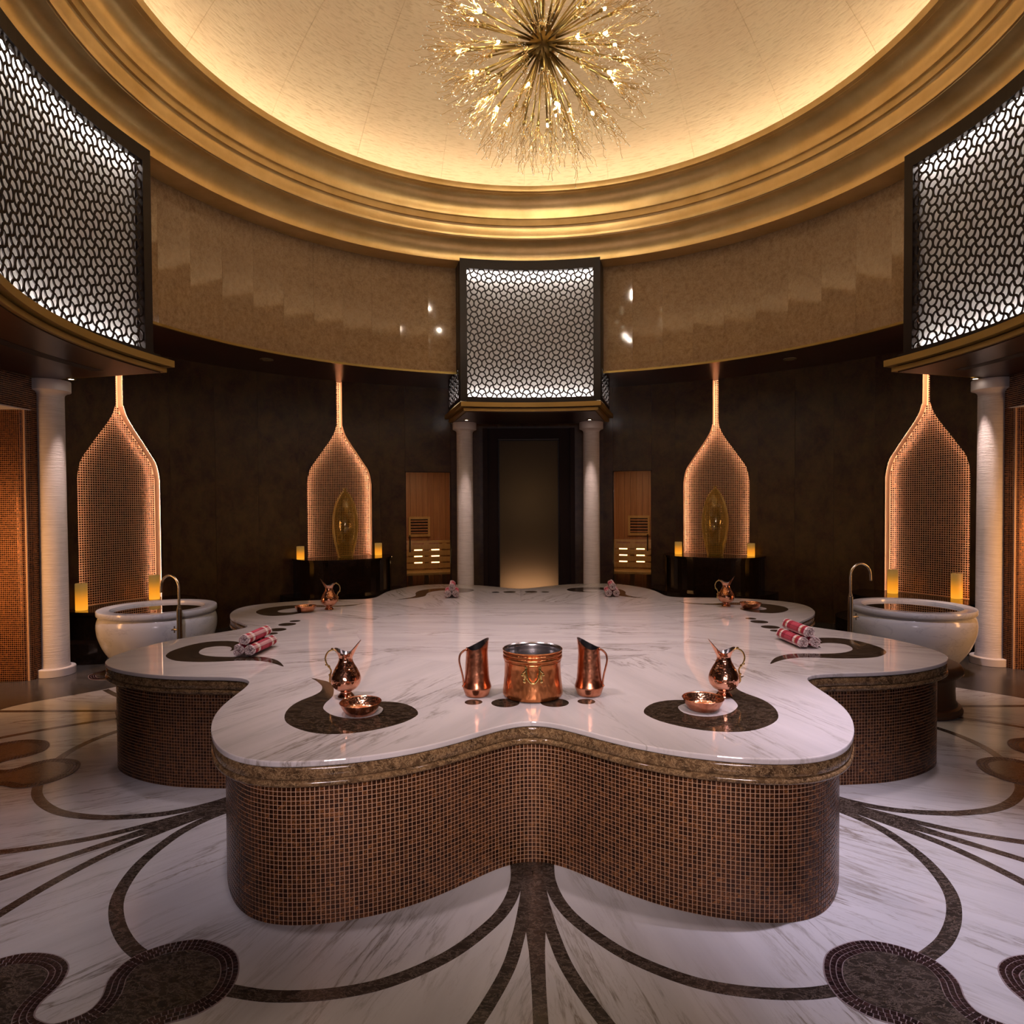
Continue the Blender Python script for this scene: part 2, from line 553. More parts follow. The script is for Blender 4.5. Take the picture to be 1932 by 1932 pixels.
def candle_wax():
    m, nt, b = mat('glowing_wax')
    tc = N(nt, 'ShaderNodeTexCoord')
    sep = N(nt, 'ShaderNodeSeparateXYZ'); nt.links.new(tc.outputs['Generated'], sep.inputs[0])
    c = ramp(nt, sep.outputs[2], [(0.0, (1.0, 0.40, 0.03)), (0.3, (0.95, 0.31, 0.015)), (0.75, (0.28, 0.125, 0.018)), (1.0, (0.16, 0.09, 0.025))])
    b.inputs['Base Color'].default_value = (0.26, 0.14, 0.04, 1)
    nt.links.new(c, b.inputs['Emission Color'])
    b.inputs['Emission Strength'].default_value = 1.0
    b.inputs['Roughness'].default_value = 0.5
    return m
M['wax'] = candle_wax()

def towel_cloth():
    m, nt, b = mat('plaid_towel')
    uv = N(nt, 'ShaderNodeUVMap', uv_map='UVMap')
    sep = N(nt, 'ShaderNodeSeparateXYZ'); nt.links.new(uv.outputs[0], sep.inputs[0])
    red, white, gold, dark = (0.40, 0.018, 0.05), (0.80, 0.66, 0.66), (0.52, 0.22, 0.07), (0.12, 0.006, 0.02)
    cu = N(nt, 'ShaderNodeValToRGB'); cu.color_ramp.interpolation = 'CONSTANT'
    st = [(0.0, white), (0.05, red), (0.16, gold), (0.19, white), (0.27, red), (0.34, (0.50, 0.06, 0.10)), (0.62, red), (0.76, white), (0.83, gold), (0.86, red), (0.95, white)]
    e = cu.color_ramp.elements
    while len(e) < len(st): e.new(0.5)
    for i, (p_, c_) in enumerate(st): e[i].position = p_; e[i].color = (*c_, 1)
    nt.links.new(sep.outputs[0], cu.inputs[0])
    fr = math_(nt, 'FRACT', math_(nt, 'MULTIPLY', sep.outputs[1], 34.0))
    ln = math_(nt, 'LESS_THAN', fr, 0.13)
    fr2 = math_(nt, 'FRACT', math_(nt, 'MULTIPLY', sep.outputs[1], 8.5))
    wv = math_(nt, 'MULTIPLY', math_(nt, 'LESS_THAN', fr2, 0.25), 0.45)
    c = mix(nt, wv, cu.outputs[0], white)
    c = mix(nt, math_(nt, 'MULTIPLY', ln, 0.75), c, dark)
    nt.links.new(c, b.inputs['Base Color'])
    b.inputs['Roughness'].default_value = 0.9
    n = noise(nt, coords(nt, (1, 1, 1)), 220, 2)
    bump(nt, b, n, 0.35, 0.002)
    return m
M['towel'] = towel_cloth()
M['fringe'] = plain('white_fringe', (0.80, 0.62, 0.64), 0.9)

def amber_glass():
    m, nt, b = mat('amber_glass')
    out = nt.nodes['Material Output']
    tr = N(nt, 'ShaderNodeBsdfTransparent'); tr.inputs[0].default_value = (0.80, 0.78, 0.48, 1)
    tl = N(nt, 'ShaderNodeBsdfTranslucent'); tl.inputs[0].default_value = (0.92, 0.74, 0.36, 1)
    gl = N(nt, 'ShaderNodeBsdfGlossy'); gl.inputs['Roughness'].default_value = 0.08; gl.inputs[0].default_value = (1.0, 0.88, 0.6, 1)
    n = noise(nt, coords(nt, (1, 1, 0.5)), 9, 3)
    bp = N(nt, 'ShaderNodeBump'); bp.inputs['Strength'].default_value = 0.5; bp.inputs['Distance'].default_value = 0.02
    nt.links.new(n, bp.inputs['Height']); nt.links.new(bp.outputs[0], gl.inputs['Normal'])
    lw = N(nt, 'ShaderNodeLayerWeight'); lw.inputs['Blend'].default_value = 0.30
    m1 = N(nt, 'ShaderNodeMixShader'); m2 = N(nt, 'ShaderNodeMixShader'); m2.inputs[0].default_value = 0.10
    nt.links.new(math_(nt, 'ADD', math_(nt, 'MULTIPLY', lw.outputs['Facing'], 0.75), 0.08), m1.inputs[0])
    nt.links.new(tr.outputs[0], m1.inputs[1]); nt.links.new(tl.outputs[0], m1.inputs[2])
    nt.links.new(m1.outputs[0], m2.inputs[1]); nt.links.new(gl.outputs[0], m2.inputs[2])
    nt.links.new(m2.outputs[0], out.inputs['Surface'])
    return m
M['amber'] = amber_glass()

def door_glass(name, tint, refl, milk=0.0, rough=0.02):
    m, nt, b = mat(name)
    out = nt.nodes['Material Output']
    tr = N(nt, 'ShaderNodeBsdfTransparent'); tr.inputs[0].default_value = (*tint, 1)
    gl = N(nt, 'ShaderNodeBsdfGlossy'); gl.inputs['Roughness'].default_value = rough
    fr = N(nt, 'ShaderNodeFresnel'); fr.inputs['IOR'].default_value = refl
    m1 = N(nt, 'ShaderNodeMixShader')
    nt.links.new(fr.outputs[0], m1.inputs[0]); nt.links.new(gl.outputs[0], m1.inputs[2])
    if milk:
        tl = N(nt, 'ShaderNodeBsdfTranslucent'); tl.inputs[0].default_value = (0.72, 0.58, 0.44, 1)
        df = N(nt, 'ShaderNodeBsdfDiffuse'); df.inputs[0].default_value = (0.06, 0.05, 0.035, 1)
        m3 = N(nt, 'ShaderNodeMixShader'); m3.inputs[0].default_value = 0.45
        nt.links.new(tl.outputs[0], m3.inputs[1]); nt.links.new(df.outputs[0], m3.inputs[2])
        m2 = N(nt, 'ShaderNodeMixShader'); m2.inputs[0].default_value = milk
        nt.links.new(tr.outputs[0], m2.inputs[1]); nt.links.new(m3.outputs[0], m2.inputs[2])
        nt.links.new(m2.outputs[0], m1.inputs[1])
    else:
        nt.links.new(tr.outputs[0], m1.inputs[1])
    nt.links.new(m1.outputs[0], out.inputs['Surface'])
    return m
M['glass'] = door_glass('clear_door_glass', (0.86, 0.84, 0.80), 1.5)
M['frost'] = door_glass('frosted_door_glass', (0.5, 0.5, 0.5), 1.3, 0.97, 0.45)
M['water'] = door_glass('still_water', (0.86, 0.90, 0.88), 1.2)

# ------------------------------------------------------------------ the room: dimensions
R_DRUM, Z_DRUM = 4.475, 3.862
R_WALL, Z_SOFF = 6.10, 3.93
BALC = {'left': (-122.0, -76.9), 'back': (-15.6, 13.85), 'right': (71.7, 117.0)}
PATT_C = (-0.171, 0.004)       # centre of platform and floor pattern
PATT_ROT = 1.1                 # deg

# ---- ceiling dome
def build_dome():
    Rb, H = 4.15, 2.2
    rs = (Rb * Rb + H * H) / (2 * H)
    prof = []
    amax = math.asin(Rb / rs)
    for i in range(25):
        a = amax * (1 - i / 24)
        prof.append((max(1e-4, rs * math.sin(a)), 6.26 + H - rs + rs * math.cos(a)))
    v, f = arc_sweep(prof, 0, 360, 128)
    o = me_obj('ceiling', v, f, M['dome'], None, True)
    tag(o, 'cream plaster dome with fine horizontal ripples glowing above the gold rings', 'dome', kind='structure')
    for k in range(9):                                  # fine meridian joints in view
        a = -72 + 18 * k - 2
        pts = [polar(r - 0.002, a, z - 0.002) for r, z in prof[:-3]]
        me = MB().tube(pts, 0.0035, 4, False).build('seam', M['dome'], o)
build_dome()

# ---- gold cornice rings
def build_cornice():
    prof = [(3.60, 6.36), (3.535, 6.36), (3.535, 6.335), (3.544, 6.289), (3.60, 6.286)]
    for i in range(9):
        a = PI / 2 * i / 8
        prof.append((3.60 + 0.20 * math.sin(a), 6.019 + 0.262 * math.cos(a)))
    prof += [(3.803, 6.012), (3.832, 6.010), (3.832, 5.926), (3.862, 5.925)]
    for i in range(7):
        a = PI / 2 * i / 6
        prof.append((3.865 + 0.02 * math.sin(a), 5.765 + 0.155 * math.cos(a)))
    prof += [(3.888, 5.759), (3.91, 5.762)]
    for i in range(9):
        a = PI / 2 * i / 8
        prof.append((3.915 + 0.222 * math.sin(a), 5.50 + 0.255 * math.cos(a)))
    prof += [(4.137, 5.488), (4.48, 5.488)]
    v, f = arc_sweep(prof, 0, 360, 160)
    o = me_obj('trim_1', v, f, M['gold'], None, True, 40)
    me = o.data
    tag(o, 'stepped gold leaf cornice rings circling the foot of the dome', 'cornice', kind='structure')
    v, f = arc_sweep([(3.60, 6.36), (3.60, 6.29), (4.16, 6.262)], 0, 360, 96)
    me_obj('cove_shelf', v, f, M['white_paint'], o)
    v, f = arc_sweep([(3.64, 6.315), (3.690, 6.315)], 0, 360, 96)
    me_obj('light_strip', v, f, M['led_cove'], o)
build_cornice()

# ---- drum wall of flat polished marble panels
def build_drum():
    root = empty('wall_upper')
    tag(root, 'ring wall of polished beige marble panels below the gold cornice', 'wall', kind='structure')
    step = 5.56
    def run(a0, a1):
        n = max(1, round((a1 - a0) / step)); d = (a1 - a0) / n
        for k in range(n):
            s, e = a0 + k * d + 0.006, a0 + (k + 1) * d - 0.006
            p = [polar(R_DRUM, s), polar(R_DRUM, e), polar(R_DRUM + 0.05, e), polar(R_DRUM + 0.05, s)]
            t = (rng.random() - .5) * 0.006
            v = [(x, y, Z_DRUM + 0.03) for x, y, _ in p] + [(x * (1 + t * 0.1), y * (1 + t * 0.1), 5.60) for x, y, _ in p]
            f = [(0, 1, 2, 3), (7, 6, 5, 4), (0, 4, 5, 1), (1, 5, 6, 2), (2, 6, 7, 3), (3, 7, 4, 0)]
            me_obj('marble_panel', v, f, M['beige'], root)
    run(BALC['left'][1], BALC['back'][0])
    run(BALC['back'][1], BALC['right'][0])
    run(BALC['right'][1], 360 + BALC['left'][0])
    v, f = arc_sweep([(R_DRUM - 0.006, Z_DRUM + 0.03), (R_DRUM - 0.006, Z_DRUM), (R_DRUM + 0.03, Z_DRUM), (R_DRUM + 0.03, Z_DRUM - 0.03 + 0.05), (R_DRUM + 0.05, Z_SOFF)], 0, 360, 160)
    me_obj('edge_bead', v, f, M['antique_brass'], root, True, 30)
build_drum()

# ---- unseen pale wall added behind the viewpoint to bounce light and show in copper
added_wall = MB().box(-5, 5, -9.6, -9.4, 0, 3.9).build('wall_front_added', M['white_paint'])
tag(added_wall, 'added pale plaster wall behind the viewpoint for fill light', 'wall', kind='structure')

# ---- soffit ring
v, f = arc_sweep([(R_DRUM + 0.01, Z_SOFF), (R_WALL + 0.5, Z_SOFF)], 0, 360, 128)
soff = me_obj('trim_2', v, [q[::-1] for q in f], M['soffit'])
tag(soff, 'dark lacquered soffit ring between marble ring wall and outer wall', 'soffit', kind='structure')

# ------------------------------------------------------------------ niches: bottle outline
NSH = [(0.062, 3.93), (0.062, 3.245), (0.076, 3.154), (0.113, 3.04), (0.196, 2.90), (0.316, 2.73), (0.425, 2.57), (0.51, 2.44), (0.55, 2.30)]
NSP = spline(NSH, 5)
NHW = 0.565
NSP = [(min(h, NHW), z) for h, z in NSP] + [(NHW, 2.20)]
NICHES = [('left_far', -64.0, 0.58), ('left_mid', -32.5, 0.98), ('right_mid', 30.2, 0.98), ('right_far', 59.5, 0.58)]
DOORS = [('sauna_l', -21.8, -14.1, 2.43), ('steam', -6.0, 4.45, 3.02), ('sauna_r', 13.5, 19.95, 2.43)]

def build_wall():
    root = empty('wall_lower')
    tag(root, 'dark brown marble outer wall behind the stone platform', 'wall', kind='structure')
    def panel(a0, a1, z0, z1):
        n = max(1, round((a1 - a0) / 1.5))
        v, f = arc_sweep([(R_WALL, z0), (R_WALL, z1), (R_WALL + 0.04, z1), (R_WALL + 0.04, z0)], a0 + 0.015, a1 - 0.015, n, True)
        me_obj('marble_panel', v, f, M['wall_dark'], root, False)
    def run(a0, a1):
        n = max(1, round((a1 - a0) / 6.4)); d = (a1 - a0) / n
        for k in range(n): panel(a0 + k * d, a0 + (k + 1) * d, 0, Z_SOFF)
    hwd = (NHW + 0.12) / R_WALL / D2R
    cuts = sorted([(a - hwd, a + hwd, 'n', a, zb) for _, a, zb in NICHES] + [(s, e, 'd', t, 0) for _, s, e, t in DOORS])
    pos = -84.0
    for s, e, k, a, zb in cuts:
        if s > pos + 0.2: run(pos, s)
        if k == 'd':
            panel(s, e, a, Z_SOFF)
        else:
            # one slab with the bottle-shaped opening cut out of it
            path = [(-h, z) for h, z in NSP[::-1]] if False else None
            for sg in (-1, 1):
                pts = [(0.0, 0.0), (sg * (NHW + 0.12), 0.0), (sg * (NHW + 0.12), Z_SOFF), (sg * NSP[0][0], Z_SOFF)]
                pts += [(sg * h, z) for h, z in NSP[1:]] + [(sg * NHW, zb), (0.0, zb)]
                v = []
                for off in (0.0, 0.05):
                    v += [polar(R_WALL + off, a + u / R_WALL / D2R, z) for u, z in pts]
                n = len(pts)
                f = [tuple(range(n)), tuple(range(n, 2 * n))[::-1]] + [(i, n + i, n + (i + 1) % n, (i + 1) % n) for i in range(n)]
                me_obj('marble_panel', v, f, M['wall_dark'], root)
        pos = e
    run(pos, 83.0)
    run(100.0, 150.0); run(210.0, 260.0)
    v, f = arc_sweep([(R_WALL - 0.012, 0.0), (R_WALL - 0.012, 0.14), (R_WALL, 0.15)], -84, 83, 120)
build_wall()

NICHE_LABEL = {
    'left_far': 'tall bottle-shaped copper mosaic niche behind the left white basin',
    'left_mid': 'glowing bottle-shaped mosaic niche holding an amber vase left of the dark doorway',
    'right_mid': 'glowing bottle-shaped mosaic niche holding an amber vase right of the dark doorway',
    'right_far': 'tall bottle-shaped copper mosaic niche behind the right white basin'}
def build_niche(key, a, zb):
    root = empty('mosaic_niche', polar(R_WALL + 0.05, a, zb))
    root.rotation_euler = (0, 0, -a * D2R)           # local x = tangent, local -y = towards the room
    tag(root, NICHE_LABEL[key], 'niche', 'bottle-shaped mosaic niches in the outer wall')
    dep = 0.085
    hw = lambda z: float(np.interp(z, [q[1] for q in NSP[::-1]], [q[0] for q in NSP[::-1]]))
    # grout back
    prof = [(h, z - zb) for h, z in NSP] + [(NHW, 0.0)]
    poly = [(-h, z) for h, z in prof] + [(h, z) for h, z in prof[::-1]]
    n = len(poly)
    me_obj('grout_bed', [(x, dep, z) for x, z in poly], [tuple(range(n))], M['ngrout'], root)
    # reveal
    v = [(x, -0.05, z) for x, z in poly] + [(x, dep, z) for x, z in poly]
    f = [(i, i + 1, n + i + 1, n + i) for i in range(n - 1)]
    me_obj('reveal', v, f, M['ngrout'], root)
    # tiles
    P = 0.030; cs = []
    z = P / 2
    while z + zb < Z_SOFF:
        h = hw(z + zb); k = int((h - P * 0.3) / P)
        for i in range(-k, k + 1): cs.append((i * P, dep - 0.001, z))
        z += P
    cs = np.array(cs); Nn = len(cs)
    u = np.tile([1., 0, 0], (Nn, 1)); vv = np.tile([0, 0, 1.], (Nn, 1)); nn = np.tile([0, -1., 0], (Nn, 1))
    tilt = (rng.random((Nn, 2)) - .5) * 0.10
    nn = nn + u * tilt[:, :1] + vv * tilt[:, 1:]
    V, F = tile_arrays(cs, u, vv, nn, 0.0225, 0.0225, 0.004)
    o = link('mosaic_tile', np_mesh('mosaic_tile', V, F, M['ntile'], rng.random(Nn)), root)
    o['kind'] = 'stuff'
    # a thin lip round the opening hides the light strip fixed behind it, shining back on the tiles
    side = [(h, z) for h, z in prof]
    def ring(y0, w0, w1):
        vs = []; fs = []
        for sg in (-1, 1):
            b = len(vs)
            for h, z in side: vs += [(sg * (h - w0), y0, z), (sg * (h - w1), y0, z)]
            fs += [(b + 2 * i, b + 2 * i + 1, b + 2 * i + 3, b + 2 * i + 2) for i in range(len(side) - 1)]
        return vs, fs
    vs, fs = ring(-.049, -.002, .016)
    me_obj('lip', vs, fs, M['wall_dark'], root)
    vs, fs = ring(-.044, .002, .013)
    me_obj('light_strip', vs, fs, M['led_niche'], root)
    return root
for key, a, zb in NICHES: build_niche(key, a, zb)

# ---- plinths under the niches
def build_plinth(a, ztop, label, wide):
    root = empty('niche_plinth', polar(R_WALL - 0.005, a, 0)); root.rotation_euler = (0, 0, -a * D2R)
    tag(root, label, 'plinth', 'black stone plinths under the mosaic niches')
    def half(hw, d, n=2.6, k=28):
        return [(-hw * (1 if c > 1 else 1) * math.copysign(abs(math.cos(t)) ** (2 / n), math.cos(t)), -d * abs(math.sin(t)) ** (2 / n)) for t in [PI * i / k for i in range(k + 1)] for c in (0,)]
    p = half(wide, 0.80)
    MB().prism(p, 0.0, ztop - 0.035).build('body', M['plinth'], root)
    q = half(wide + 0.02, 0.825)
    MB().prism(q, ztop - 0.034, ztop).build('top_slab', M['plinth'], root)
    q = half(wide + 0.22, 0.98)
    MB().prism(q, 0.0, ztop * 0.42).build('base_step', M['plinth'], root)
build_plinth(-64.0, 0.58, 'low black stone plinth behind the left basin', 0.80)
build_plinth(-32.5, 0.98, 'black stone plinth under the amber vase left of the doorway', 0.80)
build_plinth(30.2, 0.98, 'black stone plinth under the amber vase right of the doorway', 0.80)
build_plinth(59.5, 0.58, 'low black stone plinth behind the right basin', 0.80)

# ------------------------------------------------------------------ doors and rooms behind
def wall_local(a):
    m = Matrix.Translation(Vector(polar(R_WALL, a))) @ Matrix.Rotation(-a * D2R, 4, 'Z')
    return m
def build_sauna(key, a0, a1, mirror, number):
    a = (a0 + a1) / 2; hw = R_WALL * (a1 - a0) / 2 * D2R
    rz = -a * D2R
    d = empty('door_%d' % number, polar(R_WALL, a, 0), rz)
    side = 'left' if mirror < 0 else 'right'
    tag(d, 'clear glass sauna door %s of the dark central doorway' % side, 'door', kind='structure')
    MB().box(-hw + .012, hw - .012, 0.02, 0.03, 0.01, 2.42).build('glass_pane', M['glass'], d)
    fr = MB(); fr.box(-hw - .0, -hw + .012, 0, .06, 0, 2.43); fr.box(hw - .012, hw, 0, .06, 0, 2.43); fr.box(-hw, hw, 0, .06, 2.42, 2.435)
    fr.build('frame', M['dark_metal'], d)
    MB().tube([(mirror * (hw - .07), -.03, 1.0), (mirror * (hw - .07), -.03, 1.3)], .012, 8).build('handle', M['dark_metal'], d)
    root = empty('sauna_cabin', polar(R_WALL + 0.06, a, 0), rz)
    tag(root, 'lit wooden sauna cabin seen through the glass door %s of the doorway' % side, 'sauna', 'sauna cabins behind the glass doors')
    W, DP, H = 0.82, 1.45, 2.5
    x = -W; k = 0
    while x < W - .01:                                  # back wall planks
        pw = 0.118
        MB().box(x + .002, min(x + pw - .002, W), DP + (k % 3) * .003, DP + .03, 0, H).build('plank', M['plank'], root)
        x += pw; k += 1
    y = 0.02
    while y < DP - .01:                                 # side planks
        for sg in (-1, 1):
            MB().box(min(sg * W, sg * (W + .03)), max(sg * W, sg * (W + .03)), y + .002, min(y + .116, DP), 0, H).build('plank', M['plank'], root)
        y += .118
    MB().box(-W - .03, W + .03, 0.02, DP + .03, H, H + .03).build('cabin_ceiling', M['plank'], root)
    MB().box(-W - .03, W + .03, 0.0, DP + .03, -0.012, -0.002).build('cabin_floor', M['slat'], root)
    for vx, vw in ((-mirror * 0.06, 0.27), (mirror * 0.50, 0.27)):        # ventilation grilles
        g = MB()
        for (x0, x1, z0, z1) in ((-vw, vw, 0, .05), (-vw, vw, .35, .40), (-vw, -vw + .05, .05, .35), (vw - .05, vw, .05, .35)):
            g.box(vx + x0 * .8, vx + x1 * .8, DP - .035, DP - .005, 1.20 + z0, 1.20 + z1)
        go = g.build('vent_grille', M['slat'], root)
        for s in range(5):
            z = 1.265 + s * .058
            MB().box(vx - .18, vx + .18, DP - .03, DP - .012, z, z + .03).build('vent_slat', M['plank'], go)
        MB().box(vx - .2, vx + .2, DP - .008, DP - .004, 1.22, 1.58).build('vent_backing', M['black'], go)
    # backrest of wide slats with light glowing through its gaps
    for s in range(5):
        z = 0.46 + s * .125
        MB().box(-W + .02, W - .02, DP - .30, DP - .27, z, z + .098).build('bench_slat', M['slat'], root)
    for px in (-0.52, -0.16, 0.16, 0.52):
        MB().box(px - .045, px + .045, DP - .268, DP - .24, 0.2, 1.08).build('bench_post', M['slat'], root)
    for s in range(3):
        z = 0.585 + s * .125 + .101 - .125 + .125
        for px in (-0.34, 0.0, 0.34):
            MB().box(px - .08, px + .08, DP - .265, DP - .262, z, z + .024).build('lit_gap', M['slot'], root)
    MB().box(-W + .02, W - .02, DP - .75, DP - .30, .50, .54).build('bench_seat', M['slat'], root)
    MB().box(-W + .02, W - .02, DP - .26, DP - .01, .095 + .99, 1.12).build('bench_top', M['slat'], root)
    L = Vector(polar(R_WALL + 0.06 + 0.08, a, 2.47))
    light('sauna_light', 'AREA', L, 13, (1.0, 0.66, 0.36), (L.x * 1.09, L.y * 1.09, 0), .08)
    return root
build_sauna('l', -21.8, -14.1, -1, 1)
build_sauna('r', 13.5, 19.95, 1, 2)

def build_steam():
    a = -0.78; hw = R_WALL * (10.45 / 2) * D2R
    d = empty('door_3', polar(R_WALL, a, 0), -a * D2R)
    tag(d, 'tall frosted steam room door in the dark doorway between two columns', 'door', kind='structure')
    MB().box(-hw + .015, hw - .015, 0.03, 0.042, 0.0, 3.0).build('frosted_pane', M['frost'], d)
    f = MB(); f.box(-hw, -hw + .02, 0, .08, 0, 3.02); f.box(hw - .02, hw, 0, .08, 0, 3.02); f.box(-hw, hw, 0, .08, 3.0, 3.02)
    f.build('frame', M['dark_metal'], d)
    r = empty('steam_room', polar(R_WALL + .09, a, 0), -a * D2R)
    tag(r, 'dim steam room glowing low behind the frosted door', 'room', kind='structure')
    b = MB(); b.box(-hw - .1, -hw - .05, 0, 1.4, 0, 3.1); b.box(hw + .05, hw + .1, 0, 1.4, 0, 3.1); b.box(-hw, hw, 1.35, 1.4, 0, 3.1); b.box(-hw - .1, hw + .1, 0, 1.4, 3.1, 3.15)
    b.build('wall_lining', plain('steam_lining', (.25, .17, .09), .6), r)
    p = Vector(polar(R_WALL + .35, a, .30))
    q = Vector(polar(R_WALL + .7, a, 1.9))
    light('steam_light', 'POINT', q, 5.0, (1.0, 0.78, 0.45), None, .3)
    light('steam_light', 'AREA', p, 9.0, (1.0, 0.70, 0.48), (p.x, p.y - 1, .35), .9, sy=.25)
    # dark door surround, standing proud of the wall
    s = empty('trim_3', polar(R_WALL - .02, a, 0), -a * D2R)
    tag(s, 'dark lacquered surround framing the frosted steam room door', 'door surround', kind='structure')
    for sg in (-1, 1):
        MB().box(min(sg * hw, sg * (hw + .19)), max(sg * hw, sg * (hw + .19)), -.10, .06, 0, 3.21).build('jamb', M['surround'], s)
        MB().box(min(sg * (hw + .19), sg * (hw + .27)), max(sg * (hw + .19), sg * (hw + .27)), -.16, .06, 0, 3.21).build('jamb_fillet', M['surround'], s)
    MB().box(-hw, hw, -.10, .06, 3.03, 3.21).build('head', M['surround'], s)
build_steam()

# ------------------------------------------------------------------ lattice balconies
def lattice_mesh(au, av, nu, nv, to3d, half=0.0096, depth=0.010, u0=0.0, v0=0.0, umax=None, vmax=None):
    """axe-head lattice; nodes at (i*au, j*av). to3d(u, v, d) -> point"""
    verts = []; faces = []
    def strip(pts):
        n = len(pts); base = len(verts)
        for k in range(n):
            p = np.array(pts[k]); t = np.array(pts[min(k + 1, n - 1)]) - np.array(pts[max(k - 1, 0)])
            t = t / (np.hypot(*t) + 1e-9); q = np.array((-t[1], t[0])) * half
            for (s, d) in ((1, 0), (-1, 0), (-1, depth), (1, depth)):
                uu, vv = p + s * q
                verts.append(to3d(uu, vv, d))
        for k in range(n - 1):
            for m_ in (0, 1, 3):
                m2 = (m_ + 1) % 4
                faces.append((base + 4 * k + m_, base + 4 * k + m2, base + 4 * (k + 1) + m2, base + 4 * (k + 1) + m_))
    for i in range(1, nu, 2):
        for j in range(1, nv, 2):
            X = np.array((i * au, j * av))
            for di in (-1, 1):
                for dj in (-1, 1):
                    ti, tj = i + di, j + dj
                    T = np.array((ti * au, tj * av))
                    t1 = ((ti // 2 + tj // 2) % 2 == 0)
                    if t1:      # vertical tangent at T
                        p1 = T + np.array((0, -dj * av * 0.60)); xd = np.array((di, dj * 0.06)) * np.array((au, av))
                    else:
                        p1 = T + np.array((-di * au * 0.60, 0)); xd = np.array((di * 0.06, dj)) * np.array((au, av))
                    p2 = X + xd * 0.56
                    pts = []
                    for s in np.linspace(0, 1, 8):
                        pts.append((1 - s) ** 3 * T + 3 * s * (1 - s) ** 2 * p1 + 3 * s * s * (1 - s) * p2 + s ** 3 * X)
                    if umax is not None: pts = [(min(max(q[0], 0), umax), min(max(q[1], 0), vmax)) for q in pts]
                    strip(pts)
    return verts, faces

